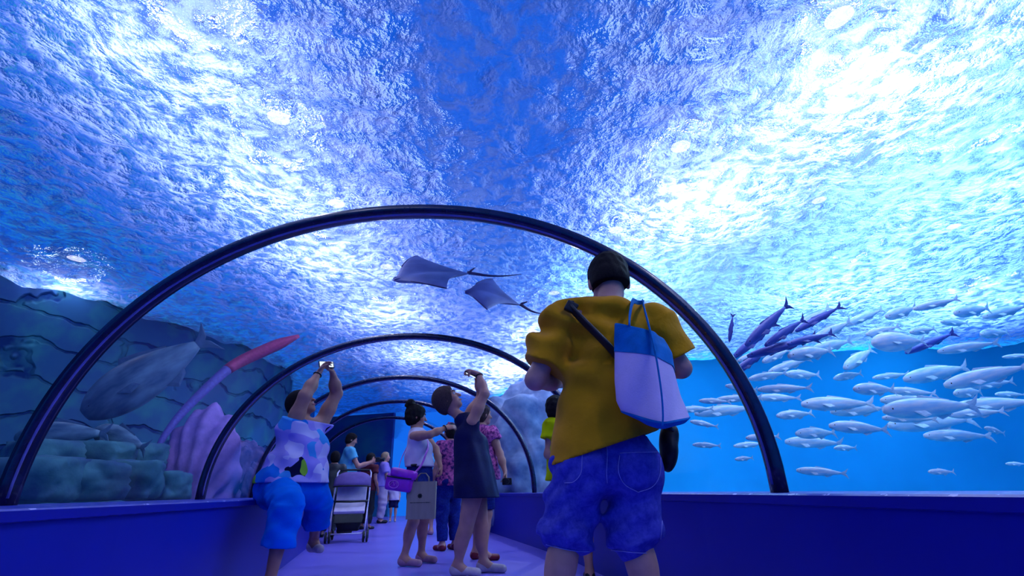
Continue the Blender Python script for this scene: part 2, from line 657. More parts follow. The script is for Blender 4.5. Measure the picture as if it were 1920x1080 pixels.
class Sculpt:
    """smooth union of capsules, ellipsoids and flat-ended sleeves, meshed as one surface"""

    def __init__(self):
        self.p = []

    def cap(self, a, b, ra, rb, k=.03, flat=None, fs=1., cut=False, sub=False):
        self.p.append(('c', np.array(a, float), np.array(b, float), ra, rb, k, None if flat is None else np.array(flat, float), fs, cut, sub))
        return self

    def ell(self, c, r, M=None, k=.03, sub=False):
        M = np.eye(3) if M is None else np.array(M, float)
        self.p.append(('e', np.array(c, float), np.array(r, float), M, k, sub))
        return self

    def mesh(self, vox, warp=None, planes=()):
        lo, hi = V3(9e9, 9e9, 9e9), V3(-9e9, -9e9, -9e9)
        bb = []
        for q in self.p:
            if q[0] == 'c':
                m = max(q[3], q[4]) * max(1, q[7]) + .01
                l, h = np.minimum(q[1], q[2]) - m, np.maximum(q[1], q[2]) + m
            else:
                m = max(q[2]) + .01
                l, h = q[1] - m, q[1] + m
            bb.append((l, h))
            if not q[-1]:
                lo, hi = np.minimum(lo, l), np.maximum(hi, h)
        lo, hi = lo - 3 * vox - .015, hi + 3 * vox + .015
        n = np.ceil((hi - lo) / vox).astype(int) + 1
        F = np.full(n, .25, np.float32)
        ax = [lo[i] + vox * np.arange(n[i]) for i in range(3)]
        for q, (l, h) in zip(self.p, bb):
            kk = q[5] if q[0] == 'c' else q[4]
            i0 = np.maximum(np.floor((l - kk - .03 - lo) / vox).astype(int), 0)
            i1 = np.minimum(np.ceil((h + kk + .03 - lo) / vox).astype(int) + 1, n)
            if (i1 <= i0).any(): continue
            sl = tuple(slice(i0[i], i1[i]) for i in range(3))
            X = ax[0][sl[0]][:, None, None]; Y = ax[1][sl[1]][None, :, None]; Z = ax[2][sl[2]][None, None, :]
            if q[0] == 'c':
                _, a, b, ra, rb, k, fl, fs, cut, sub = q
                d = b - a
                L2 = float(d @ d) + 1e-9
                px, py, pz = X - a[0], Y - a[1], Z - a[2]
                t = (px * d[0] + py * d[1] + pz * d[2]) / L2
                tc_ = np.clip(t, 0, 1)
                qx, qy, qz = px - tc_ * d[0], py - tc_ * d[1], pz - tc_ * d[2]
                if fl is not None:
                    s = qx * fl[0] + qy * fl[1] + qz * fl[2]
                    e = (1 / fs - 1)
                    qx, qy, qz = qx + s * e * fl[0], qy + s * e * fl[1], qz + s * e * fl[2]
                f = np.sqrt(qx * qx + qy * qy + qz * qz) - (ra + (rb - ra) * tc_)
                if cut:
                    L = math.sqrt(L2)
                    f = np.maximum(f, np.maximum(-t, t - 1) * L)
            else:
                _, c, r, M, k, sub = q
                px, py, pz = X - c[0], Y - c[1], Z - c[2]
                u = [(px * M[0][j] + py * M[1][j] + pz * M[2][j]) for j in range(3)]
                g = np.sqrt(sum((u[j] / r[j]) ** 2 for j in range(3)))
                g2 = np.sqrt(sum((u[j] / r[j] ** 2) ** 2 for j in range(3))) + 1e-6
                f = g * (g - 1) / g2
            A = F[sl]
            if sub:
                f = -f
                hh = np.maximum(k - np.abs(A - f), 0) / k
                F[sl] = np.maximum(A, f) + hh * hh * k * .25
            else:
                hh = np.maximum(k - np.abs(A - f), 0) / k
                F[sl] = np.minimum(A, f) - hh * hh * k * .25
        if warp is not None or planes:
            X = ax[0][:, None, None]; Y = ax[1][None, :, None]; Z = ax[2][None, None, :]
            if warp is not None:
                F += warp(X, Y, Z).astype(np.float32)
            for (c, nn) in planes:                       # keep the side the normal points away from
                F = np.maximum(F, ((X - c[0]) * nn[0] + (Y - c[1]) * nn[1] + (Z - c[2]) * nn[2]).astype(np.float32))
        F[0] = F[-1] = .1; F[:, 0] = F[:, -1] = .1; F[:, :, 0] = F[:, :, -1] = .1
        g = openvdb.FloatGrid(.25)
        g.copyFromArray(np.ascontiguousarray(F, np.float32), tolerance=0)
        pts, quads = g.convertToQuads(isovalue=0.0)
        pts = np.array(pts) * vox + lo
        quads = np.array(quads)
        a = pts[quads]
        vol = np.einsum('ij,ij->i', a[:, 0], np.cross(a[:, 1], a[:, 2])) + np.einsum('ij,ij->i', a[:, 0], np.cross(a[:, 2], a[:, 3]))
        if vol.sum() < 0: quads = quads[:, ::-1]
        return pts, quads


def sculpt_obj(name, S, vox, mat, parent, origin, warp=None, planes=()):
    pts, quads = S.mesh(vox, warp, planes)
    return np_mesh(name, pts - np.array(origin), quads, mat, parent)


def folds(dirs, amp=.006, seed=0):
    """soft cloth folds running across the given directions"""
    rng = np.random.RandomState(seed)
    ph = rng.rand(20) * 6.28

    def f(X, Y, Z):
        s = 0
        for i, (d, fr) in enumerate(dirs):
            w = .35 * np.sin(9 * X + ph[i]) + .35 * np.sin(8 * Z + ph[i + 5]) + .3 * np.sin(10 * Y + ph[i + 8])
            s = s + np.sin(fr * (X * d[0] + Y * d[1] + Z * d[2]) + 2.2 * w + ph[i + 10])
        return amp * s * (.55 + .45 * np.sin(5 * X + 6 * Z + ph[3]))
    return f


def nrm(v):
    v = np.array(v, float)
    return v / (np.linalg.norm(v) + 1e-9)


def frame(fwd, up):
    """columns: right, forward, up"""
    f = nrm(fwd)
    r = nrm(np.cross(f, up))
    return np.stack([r, f, np.cross(r, f)], 1)


def hand_prims(S, W, d, n, thumb, curl=.5, s=1., spread=.02):
    """palm, four fingers of unequal length and a thumb; n = the way the palm faces, thumb = the thumb's side"""
    W, d, n = np.array(W, float), nrm(d), np.array(n, float)
    n = nrm(n - d * (n @ d))
    t = np.cross(d, n)
    if t @ np.array(thumb) < 0: t = -t
    M = np.stack([t, d, n], 1)
    S.ell(W + d * .048 * s, (.042 * s, .056 * s, .019 * s), M, k=.015)
    S.cap(W - d * .01, W + d * .03 * s, .026 * s, .024 * s, k=.015, flat=n, fs=.8)
    for i, (ln, off) in enumerate(((.074, .030), (.082, .010), (.076, -.010), (.060, -.029))):
        p = W + d * (.088 - .004 * abs(i - 1)) * s + t * off * s
        a = curl * (.7 + .12 * i)
        ang = 0
        for j, fr in enumerate((.42, .32, .26)):
            ang += a * (1.0, 1.15, .8)[j]
            dd = nrm(d * math.cos(ang) + n * math.sin(ang) + t * spread * (1.5 - i))
            q_ = p + dd * ln * fr * s
            S.cap(p, q_, (.0098 - .0009 * j) * s, (.0092 - .001 * j) * s, k=.005)
            p = q_
    p = W + d * .022 * s + t * .032 * s
    for j, (ln, dv) in enumerate(((.036, d * .62 + t * .68 + n * .35), (.030, d * .8 + t * .3 + n * .45), (.024, d * .85 + n * .5))):
        q_ = p + nrm(dv) * ln * s
        S.cap(p, q_, (.0125 - .0015 * j) * s, (.0115 - .0015 * j) * s, k=.008)
        p = q_


def head_prims(S, c, H, s=1., female=False):
    P = lambda x, y, z: c + H @ (V3(x, y, z) * s)
    jw = .054 if female else .060
    S.ell(P(0, -.018, .032), V3(.076, .096, .086) * s, H, k=.02)
    S.ell(P(0, .024, -.034), V3(jw, .064, .076) * s, H, k=.03)
    S.ell(P(0, .066, -.092), V3(.024, .018, .018) * s, H, k=.03)
    for sx in (-1, 1):
        S.ell(P(sx * .034, .058, -.022), V3(.026, .024, .024) * s, H, k=.02)
        S.ell(P(sx * .077, -.006, -.006), V3(.010, .021, .034) * s, H, k=.008)
        S.ell(P(sx * .031, .092, .012), V3(.017, .014, .011) * s, H, k=.012, sub=True)
    S.ell(P(0, .074, .034), V3(.050, .018, .012) * s, H, k=.014)
    S.cap(P(0, .086, .010), P(0, .108, -.026), .008 * s, .0125 * s, k=.012)
    S.ell(P(0, .086, -.054), V3(.023, .011, .006) * s, H, k=.006)
    S.ell(P(0, .083, -.066), V3(.019, .011, .007) * s, H, k=.006)


m_eyew = pmat('eye_white', (.75, .75, .78), rough=.25, spec=.5, namp=.02)
m_iris = pmat('eye_iris', (.03, .015, .01), rough=.2, spec=.6)
m_lip = pmat('lips', srgb(170, 90, 96), rough=.45)
m_brow = pmat('eyebrow_hair', (.02, .014, .012), rough=.8)


def face_parts(c, H, s, root, org):
    P = lambda x, y, z: np.array(c) + H @ (V3(x, y, z) * s)
    for sx in (-1, 1):
        bm = bmesh.new()
        bmesh.ops.create_uvsphere(bm, u_segments=12, v_segments=8, radius=.0125 * s, matrix=Matrix.Translation(P(sx * .031, .074, .011) - org))
        e = bm_obj('eye', bm, m_eyew, root, True)
        bm = bmesh.new()
        bmesh.ops.create_uvsphere(bm, u_segments=10, v_segments=6, radius=.0065 * s, matrix=Matrix.Translation(P(sx * .031, .0815, .011) - org))
        bm_obj('iris', bm, m_iris, e, True)
        tube_obj('eyebrow', [P(sx * .014, .092, .031) - org, P(sx * .032, .089, .037) - org, P(sx * .050, .074, .032) - org],
                 [.0035 * s, .004 * s, .002 * s], m_brow, root, 6)
    tube_obj('lips', [P(-.021, .088, -.060) - org, P(0, .0975, -.059) - org, P(.021, .088, -.060) - org], [.002 * s, .0055 * s, .002 * s], m_lip, root, 8)


def person(label, J, skin, g=1., female=False, vox=.009, face=False, group=None, gl=None):
    """J: joints in world coordinates. One continuous body; returns a dict for the clothes"""
    J = {k: np.array(v, float) for k, v in J.items()}
    root = np.array([J['pelvis'][0], J['pelvis'][1], 0.])
    o = empty('person', tuple(root), 0, label, 'person', group)
    B = dict(J=J, root=o, org=root, g=g, vox=vox, female=female)
    right = nrm(J['shR'] - J['shL'])
    upv = nrm(J['neck'] - J['pelvis'])
    fwd = nrm(np.cross(upv, right))
    T = np.stack([right, fwd, upv], 1)
    B['T'] = T
    hr = nrm(J['hipR'] - J['hipL'])
    ph = nrm(np.cross(V3(0, 0, 1), hr))
    PT = np.stack([hr, ph, np.cross(hr, ph)], 1)
    B['PT'] = PT
    gl = gl or (1 + (g - 1) * .6)
    B['gl'] = gl
    hs = J.get('hs', 1.0)
    hs = float(hs)
    B['hs'] = hs
    z = B['sc'] = float(J.get('sc', 1.0))
    S = Sculpt()
    torso_prims(S, B, 0)
    # neck and head
    hd = J['head']
    H = frame(J['look'], J.get('hup', V3(0, 0, 1)))
    B['H'] = H
    S.cap(J['neck'] - upv * .02 * z, hd + H @ V3(0, -.03, -.05) * hs, .062 * z * (.85 if female else 1), .052 * z * (.85 if female else 1), k=.04)
    head_prims(S, hd, H, hs, female)
    for sd in 'LR':
        limb_prims(S, B, sd, 0)
        w, hdv = J['wr' + sd], J['hand' + sd]
        hand_prims(S, w, hdv, J['palm' + sd], J['thumb' + sd], float(J.get('curl' + sd, .5)), z * .96)
        a, t_ = J['an' + sd], J['toe' + sd]
        fd = nrm(t_ - a * V3(1, 1, 0) - V3(0, 0, t_[2]))
        S.cap(a - fd * .035 * z + V3(0, 0, -.035 * z), t_ , .036 * z, .028 * z, k=.03)
        S.cap(a, a + fd * .05 * z + V3(0, 0, -.03 * z), .038 * z, .034 * z, k=.03)
    sculpt_obj('body', S, vox, skin, o, root)
    if face: face_parts(hd, H, hs, o, root)
    return B


def torso_prims(S, B, d):
    J, T, PT, g, z = B['J'], B['T'], B['PT'], B['g'], B['sc']
    fem = B['female']
    pel, neck = J['pelvis'], J['neck']
    chest = J.get('chest', pel * .33 + neck * .67)
    waist = J.get('waist', pel * .68 + neck * .32)
    e = lambda c, r, M, k=.06: S.ell(c, V3(*r) * z + d, M, k=k)
    e(pel, ((.165 if fem else .155) * g, .115 * g, .125), PT)
    e(waist, (.135 * g, .108 * g, .15), T)
    e(chest, (.158 * (g * .5 + .5), .112 * (g * .5 + .5), .17), T)
    sw = np.linalg.norm(J['shR'] - J['shL']) / 2
    mid = (J['shR'] + J['shL']) / 2
    S.cap(J['shL'] * .82 + mid * .18, J['shR'] * .82 + mid * .18, .058 * z + d, .058 * z + d, k=.07)
    S.ell(neck - T @ V3(0, .0, .03) * z, V3(sw * .55, .065 * z + d, .05 * z + d), T, k=.06)
    for sx in (-1, 1):
        S.ell(pel + PT @ V3(sx * .078 * g, -.062 * g, -.04) * z, V3(.092, .085, .095) * g * z + d, PT, k=.04)
        if fem:
            S.ell(chest + T @ V3(sx * .07, .085 * (g * .5 + .5), -.02) * z, V3(.062, .052, .062) * (g * .5 + .5) * z + d, T, k=.04)
    if g > 1.15:
        S.ell(waist + T @ V3(0, .055 * g, -.04) * z, V3(.12 * g, .085 * g, .12) * z + d, T, k=.06)


def limb_prims(S, B, sd, d, arm=True, leg=True, armto=1., legto=1.):
    J, z, gl = B['J'], B['sc'], B['gl']
    if arm:
        a, b, c = J['sh' + sd], J['el' + sd], J['wr' + sd]
        S.cap(a, b, .052 * z * gl + d, .040 * z * gl + d, k=.03)
        S.ell(a * .55 + b * .45, V3(.047 * gl, .047 * gl, .07) * z + d, frame(np.cross(b - a, V3(.3, .9, .2)), b - a), k=.03)
        S.cap(b, b * .55 + c * .45, .040 * z * gl + d, .040 * z * gl + d, k=.025)
        S.cap(b * .6 + c * .4, c, .040 * z * gl + d, .025 * z + d, k=.025, )
    if leg:
        a, b, c = J['hip' + sd], J['kn' + sd], J['an' + sd]
        S.cap(a, b, .092 * z * gl + d, .058 * z * gl + d, k=.04)
        S.cap(b, c, .056 * z * gl + d, .036 * z + d, k=.03)
        back = nrm(B['PT'] @ V3(0, -1, 0))
        S.ell(b * .70 + c * .30 + back * .018 * z, V3(.054 * gl, .054 * gl, .11) * z + d, frame(np.cross(b - c, V3(.9, .2, .1)), b - c), k=.03)


def standing(x, y, face_deg, h=1.70, **kw):
    """joints of an upright figure (facing given by a compass angle, 0 = away from the camera, 90 = to the left)"""
    s = h / 1.75
    a = R(face_deg)
    Rm = np.array([[math.cos(a), -math.sin(a), 0], [math.sin(a), math.cos(a), 0], [0, 0, 1]])
    o = V3(x, y, 0)
    p = lambda X, Y, Z: o + Rm @ (V3(X, Y, Z) * s)
    d = lambda X, Y, Z: Rm @ V3(X, Y, Z)
    J = dict(pelvis=p(0, 0, .95), waist=p(0, .0, 1.10), chest=p(0, .0, 1.28), neck=p(0, -.01, 1.48), head=p(0, .02, 1.635), look=d(0, 1, 0),
             shL=p(-.175, 0, 1.42), shR=p(.175, 0, 1.42), elL=p(-.24, -.02, 1.14), elR=p(.24, -.02, 1.14),
             wrL=p(-.25, .08, .90), wrR=p(.25, .08, .90), handL=d(0, .2, -1), handR=d(0, .2, -1),
             palmL=d(1, 0, 0), palmR=d(-1, 0, 0), thumbL=d(0, 1, 0), thumbR=d(0, 1, 0),
             hipL=p(-.09, 0, .90), hipR=p(.09, 0, .90), knL=p(-.10, .02, .49), knR=p(.10, .02, .49),
             anL=p(-.105, -.02, .085), anR=p(.105, -.02, .085), toeL=p(-.12, .14, .03), toeR=p(.12, .14, .03), sc=s, hs=s ** .5)
    J['_p'] = None
    del J['_p']
    for k, v in kw.items():
        J[k] = v(p, d) if callable(v) else v
    return J


# ---- garments, all built over the same joints
def shirt(B, mat, hem=-.06, sleeve=.55, loose=.018, fl=None, amp=.005, seed=1, name='shirt', flare=.0, vox=None, neckcut=.0, hemn=(0, 0, -1)):
    J, T, PT, z, g, gl = B['J'], B['T'], B['PT'], B['sc'], B['g'], B['gl']
    S = Sculpt()
    torso_prims(S, B, loose)
    pel, neck = J['pelvis'], J['neck']
    waist = J.get('waist', pel * .68 + neck * .32)
    top = waist + (J['chest'] - waist) * .5 if 'chest' in J else waist
    low = pel + V3(0, 0, hem)
    S.cap(top, low, .125 * g * z + loose, (.150 * g + flare) * z + loose, k=.05, flat=T[:, 0], fs=1.25)
    for sd in 'LR':
        a, b = J['sh' + sd], J['el' + sd]
        if sleeve:
            S.cap(a + (a - b) * .0, a + (b - a) * sleeve, .060 * gl * z + loose, .058 * gl * z + loose * 1.3, k=.05, cut=True)
            S.ell(a, V3(.058, .058, .058) * gl * z + loose, k=.04)
    nk = J['neck'] + T @ V3(0, 0, .022 + neckcut) * z
    return sculpt_obj(name, S, vox or B['vox'], mat, B['root'], B['org'],
                      folds(fl or [((1, .2, .5), 38), ((.3, .8, 1), 30), ((1, 0, -.6), 52)], amp, seed),
                      planes=((low, nrm(hemn)), (nk, T @ V3(0, .12, 1))))


def trousers(B, mat, to=.45, loose=.02, wide=.0, name='shorts', amp=.004, seed=2, waist_z=.10, vox=None, taper=None):
    """to: 0 hip .. 1 knee .. 2 ankle"""
    J, T, PT, z, g, gl = B['J'], B['T'], B['PT'], B['sc'], B['g'], B['gl']
    S = Sculpt()
    pel = J['pelvis']
    S.ell(pel, V3(.162 * g, .118 * g, .14) * z + loose, PT, k=.05)
    S.cap(pel + V3(0, 0, 0), pel + V3(0, 0, waist_z), .125 * g * z + loose, .120 * g * z + loose, k=.04, flat=PT[:, 0], fs=1.22)
    for sx in (-1, 1):
        S.ell(pel + PT @ V3(sx * .078 * g, -.066 * g, -.04) * z, V3(.094, .088, .10) * g * z + loose, PT, k=.03)
    for sd in 'LR':
        a, b, c = J['hip' + sd], J['kn' + sd], J['an' + sd]
        t1 = min(to, 1)
        S.ell(a, V3(.092, .092, .1) * gl * z + loose, k=.04)
        e1 = a + (b - a) * t1
        r0, r1 = .090 * gl * z + loose, (.090 - .024 * t1) * gl * z + loose + wide
        if to <= 1:
            S.cap(a, e1, r0, r1, k=.025, cut=True)
        else:
            e2 = b + (c - b) * (to - 1)
            rk = taper if taper else (.070 * gl) * z + loose + wide
            r2 = taper if taper else (.068 - .02 * (to - 1)) * gl * z + loose + wide
            S.cap(a, b, r0, rk, k=.03)
            S.cap(b + (b - c) * .0, e2, rk, r2, k=.03, cut=True)
    planes = [(pel + V3(0, 0, waist_z), (0, 0, 1))]
    W = folds([((.2, .3, 1), 42), ((1, 0, .8), 34), ((-.7, .5, 1), 60)], amp, seed)
    if to > 1:
        zz = min((J['kn' + s] + (J['an' + s] - J['kn' + s]) * (to - 1))[2] for s in 'LR')
    return sculpt_obj(name, S, vox or B['vox'], mat, B['root'], B['org'], W, planes=planes)


def hair(B, mat, pr=None, cut=((0, .035, .0), (0, 1, -.55)), d=.011, name='hair', extra=None, amp=.002, vox=None):
    """skull cap of hair; cut = plane in head space past which there is no hair"""
    c, H, s = B['J']['head'], B['H'], B['hs']
    P = lambda x, y, z: c + H @ (V3(x, y, z) * s)
    S = Sculpt()
    S.ell(P(0, -.018, .032), V3(.076 + d, .096 + d, .088 + d) * s, H, k=.02)
    S.ell(P(0, -.035, -.02), V3(.070 + d, .072 + d, .075 + d) * s, H, k=.02)
    if extra: extra(S, P, H, s)
    cuts = cut if isinstance(cut[0][0], (tuple, list)) else (cut,)
    pl = [(P(*a), H @ nrm(b)) for a, b in cuts]
    rngf = folds([((1, .3, .2), 150), ((.2, 1, .4), 170), ((.3, .2, 1), 120)], amp, 5)
    return sculpt_obj(name, S, vox or min(B['vox'], .008), mat, B['root'], B['org'], rngf, planes=pl)


def shoes(B, mat, name='shoe', sole=None, vox=None, h=.0):
    J, z = B['J'], B['sc']
    for sd in 'LR':
        a, t_ = J['an' + sd], J['toe' + sd]
        fd = nrm((t_ - a) * V3(1, 1, 0))
        S = Sculpt()
        base = t_[2] - .03 * z
        h0 = V3(a[0], a[1], 0) - fd * .03 * z
        S.cap(h0 + V3(0, 0, base + .045 * z), V3(t_[0], t_[1], base + .032 * z), .040 * z, .036 * z, k=.03)
        S.cap(h0 + V3(0, 0, base + .04 * z) + fd * .02, h0 + V3(0, 0, base + (.075 + h) * z) + fd * .02, .041 * z, .040 * z, k=.03)
        sculpt_obj(name, S, vox or min(B['vox'], .01), mat, B['root'], B['org'],
                   planes=((V3(0, 0, max(base, .002)), (0, 0, -1)), (h0 + V3(0, 0, base + (.085 + h) * z), nrm(V3(0, 0, 1) - .2 * fd * 0))))


def wband(B, mat, sd, name='bracelet', t=.93, r=.032, w=.012):
    J = B['J']
    c = J['el' + sd] * (1 - t) + J['wr' + sd] * t
    ax = nrm(J['wr' + sd] - J['el' + sd])
    F_ = frame(ax, V3(.3, .2, .9))
    pts = [c - B['org'] + r * (F_[:, 0] * math.cos(a) + F_[:, 2] * math.sin(a)) for a in np.linspace(0, 2 * PI, 21)[:-1]]
    return tube_obj(name, pts, w / 2, mat, B['root'], 6, closed=True)
# ---------------------------------------------------------------- the visitors
def skinmat(name, c):
    return pmat(name, c, rough=.55, spec=.3, nscale=14, namp=.08, bump=.05, bscale=160)


sk_fair = skinmat('skin_fair', srgb(196, 146, 132))
sk_tan = skinmat('skin_tan', srgb(188, 136, 122))
sk_dark = skinmat('skin_brown', srgb(170, 122, 108))
m_hair = pmat('dark_hair', (.010, .008, .010), rough=.8, spec=.08, nscale=60, namp=.4, stretch=(6, 6, 1), bump=.4, bscale=90)
m_hairbr = pmat('brown_hair', (.065, .042, .045), rough=.8, spec=.08, nscale=60, namp=.4, stretch=(6, 6, 1), bump=.4, bscale=90)
m_hairbl = pmat('blond_hair', (.42, .30, .17), rough=.6, spec=.3, nscale=60, namp=.3, stretch=(6, 6, 1), bump=.4, bscale=90)
m_yel = pmat('mustard_cotton', srgb(214, 150, 22), rough=.9, spec=.05, nscale=7, namp=.08, bump=.15, bscale=60, sheen=.1)
m_lime = pmat('lime_cotton', srgb(196, 214, 12), rough=.9, spec=.05, nscale=9, namp=.08)
m_navy = pmat('navy_jersey', srgb(16, 20, 66), rough=.7, spec=.15, nscale=9, namp=.2, bump=.15, bscale=60)
m_black = pmat('black_nylon', (.008, .008, .014), rough=.5, spec=.3, nscale=40, namp=.3)
m_white = pmat('white_cotton', srgb(214, 206, 238), rough=.9, spec=.05, nscale=9, namp=.05)
m_aqua = pmat('light_blue_cotton', srgb(96, 190, 226), rough=.9, spec=.05, nscale=9, namp=.07)
m_lav = pmat('lavender_cotton', srgb(150, 136, 220), rough=.9, spec=.05, nscale=9, namp=.07)
m_capri = pmat('bright_blue_cotton', srgb(0, 108, 226), rough=.9, spec=.05, nscale=5, namp=.12, bump=.15, bscale=50)
m_beige = pmat('beige_cotton', srgb(180, 168, 196), rough=.9, spec=.05, nscale=9, namp=.08)
m_jean = pmat('dark_denim', srgb(24, 40, 120), rough=.85, spec=.1, nscale=60, namp=.25)
m_red = pmat('coral_cotton', srgb(226, 84, 104), rough=.8, nscale=9, namp=.1)
m_redshoe = pmat('dark_red_shoe', srgb(120, 26, 46), rough=.5, nscale=20, namp=.2)
m_shoew = pmat('pale_shoe', srgb(196, 180, 190), rough=.6, nscale=20, namp=.12)
m_shoep = pmat('dusty_pink_shoe', srgb(186, 136, 150), rough=.6, nscale=20, namp=.12)
m_maroon = pmat('maroon_cotton', srgb(84, 26, 44), rough=.9, nscale=12, namp=.3)
m_floral = pmat('pink_floral_cotton', srgb(228, 120, 190), rough=.9, spec=.05, nscale=34, c2=srgb(96, 44, 110))
m_floral2 = pmat('dark_pink_print', srgb(190, 90, 150), rough=.9, spec=.05, nscale=30, c2=srgb(50, 30, 92))
m_hairtie = pmat('pink_band', srgb(230, 60, 140), rough=.6)

# stone-washed denim of the shorts
m_denim, nt, out = newmat('washed_denim')
b = N(nt, 'BsdfPrincipled', Roughness=.85)
b.inputs['Specular IOR Level'].default_value = .15
tc = N(nt, 'TexCoord')
nz = N(nt, 'TexNoise', Scale=26, Detail=7, Roughness=.7, Distortion=.3)
nt.links.new(tc.outputs['Object'], nz.inputs['Vector'])
cr = N(nt, 'ValToRGB')
cr.color_ramp.elements[0].position = .38
cr.color_ramp.elements[0].color = rgba(srgb(52, 58, 166))
cr.color_ramp.elements[1].position = .68
cr.color_ramp.elements[1].color = rgba(srgb(84, 88, 200))
nt.links.new(nz.outputs[0], cr.inputs[0])
n2 = N(nt, 'TexNoise', Scale=240, Detail=2)
nt.links.new(tc.outputs['Object'], n2.inputs['Vector'])
bp = N(nt, 'Bump', Strength=.25, Distance=.002)
nt.links.new(n2.outputs[0], bp.inputs['Height'])
nt.links.new(cr.outputs[0], b.inputs['Base Color'])
nt.links.new(bp.outputs[0], b.inputs['Normal'])
nt.links.new(b.outputs[0], out.inputs[0])
m_stitch = pmat('pale_stitching', srgb(150, 150, 225), rough=.8)

# the splashy print of the seated woman's top
m_print, nt, out = newmat('splashy_print_cotton')
b = N(nt, 'BsdfPrincipled', Roughness=.9)
b.inputs['Specular IOR Level'].default_value = .05
tc = N(nt, 'TexCoord')
nzw = N(nt, 'TexNoise', Scale=4, Detail=2)
nt.links.new(tc.outputs['Object'], nzw.inputs['Vector'])
vm = N(nt, 'VectorMath', operation='MULTIPLY_ADD')
vm.inputs[1].default_value = (.22, .22, .22)
nt.links.new(nzw.outputs['Color'], vm.inputs[0])
nt.links.new(tc.outputs['Object'], vm.inputs[2])
vo = N(nt, 'TexVoronoi', Scale=9.0)
nt.links.new(vm.outputs[0], vo.inputs['Vector'])
sx = N(nt, 'SeparateColor')
nt.links.new(vo.outputs['Color'], sx.inputs[0])
cr = N(nt, 'ValToRGB')
cr.color_ramp.interpolation = 'CONSTANT'
cols = [(0, (168, 160, 236)), (.30, (206, 202, 246)), (.46, (22, 110, 214)), (.60, (150, 140, 232)), (.74, (60, 150, 226)), (.83, (132, 186, 60)), (.89, (186, 186, 240)), (.95, (14, 20, 60))]
for i_, (p_, c_) in enumerate(cols):
    el = cr.color_ramp.elements[i_] if i_ < 2 else cr.color_ramp.elements.new(p_)
    el.position = p_
    el.color = rgba(srgb(*c_))
nt.links.new(sx.outputs[0], cr.inputs[0])
nt.links.new(cr.outputs[0], b.inputs['Base Color'])
nt.links.new(b.outputs[0], out.inputs[0])

# ---- 1. the man in yellow
D = 2.25
man = person('man seen from behind in mustard yellow T-shirt and knee-length denim shorts, head bowed', dict(
    pelvis=at(1137, 862, D), waist=at(1140, 780, D), chest=at(1141, 660, D), neck=at(1141, 573, D - .02),
    head=at(1141, 532, D + .07), look=(0.02, .86, -.42), hs=1.26, sc=1.03,
    shL=at(1056, 600, D), shR=at(1228, 606, D), elL=at(1004, 712, D - .02), elR=at(1277, 690, D + .02),
    wrL=at(1066, 716, D + .30), wrR=at(1215, 705, D + .33), handL=(.8, .6, .05), handR=(-.8, .5, .05),
    palmL=(.3, -.2, .9), palmR=(-.3, -.2, .9), thumbL=(-.4, .8, .3), thumbR=(.4, .8, .3),
    hipL=at(1086, 880, D), hipR=at(1190, 880, D), knL=at(1064, 990, D), knR=at(1186, 994, D),
    anL=V3(.10, D - .06, .085), anR=V3(.56, D - .02, .085), toeL=V3(.03, D + .15, .03), toeR=V3(.64, D + .18, .03)),
    sk_fair, g=1.10, vox=.0075, gl=1.12)
shirt(man, m_yel, hem=.05, hemn=(.30, 0, -1), sleeve=.78, loose=.029, amp=.011, seed=4, fl=[((.7, .1, .9), 30), ((-.8, .2, .9), 34), ((1, 0, .15), 40), ((.2, 0, 1), 46)])
man_shorts = trousers(man, m_denim, to=1.10, loose=.014, wide=.02, amp=.006, seed=3, waist_z=.10, taper=.116)
hair(man, m_hair, cut=(((0, 0, -.03), (0, .45, -1)), ((0, .07, 0), (0, 1, .2))), d=.009)
J, o_, org = man['J'], man['root'], man['org']
# stitching and back pockets of the shorts
pp, PT = J['pelvis'], man['PT']
for nm, ln in (('pocket_seam', [(1162, 850), (1200, 849), (1240, 848)]), ('pocket_seam', [(1238, 852), (1236, 890), (1222, 912), (1196, 922)]), ('pocket_seam', [(1162, 854), (1160, 885), (1172, 908), (1196, 922)]),
               ('pocket_seam', [(1052, 846), (1070, 847), (1092, 849)]), ('pocket_seam', [(1092, 852), (1090, 885), (1076, 903), (1060, 906)]),
               ('back_seam', [(1137, 812), (1138, 850), (1137, 885), (1138, 905)]),
               ('hem_stitching', [(1024, 1020), (1050, 1027), (1080, 1032), (1106, 1033)]), ('hem_stitching', [(1146, 1030), (1175, 1034), (1205, 1036), (1234, 1036)]),
               ('side_seam', [(1240, 930), (1241, 970), (1238, 1010), (1237, 1034)])):
    drape(nm, man_shorts, ln, m_stitch, .0017, o_, org)
shoes(man, m_white)
# the camera strap around his neck
nk = J['neck']
tube_obj('collar', [nk - org + man['T'] @ V3(.083 * math.cos(a), .074 * math.sin(a) + .01, .030 + .012 * math.sin(a)) for a in np.linspace(0, 2 * PI, 25)[:-1]],
         .009, m_black, o_, 8, closed=True)

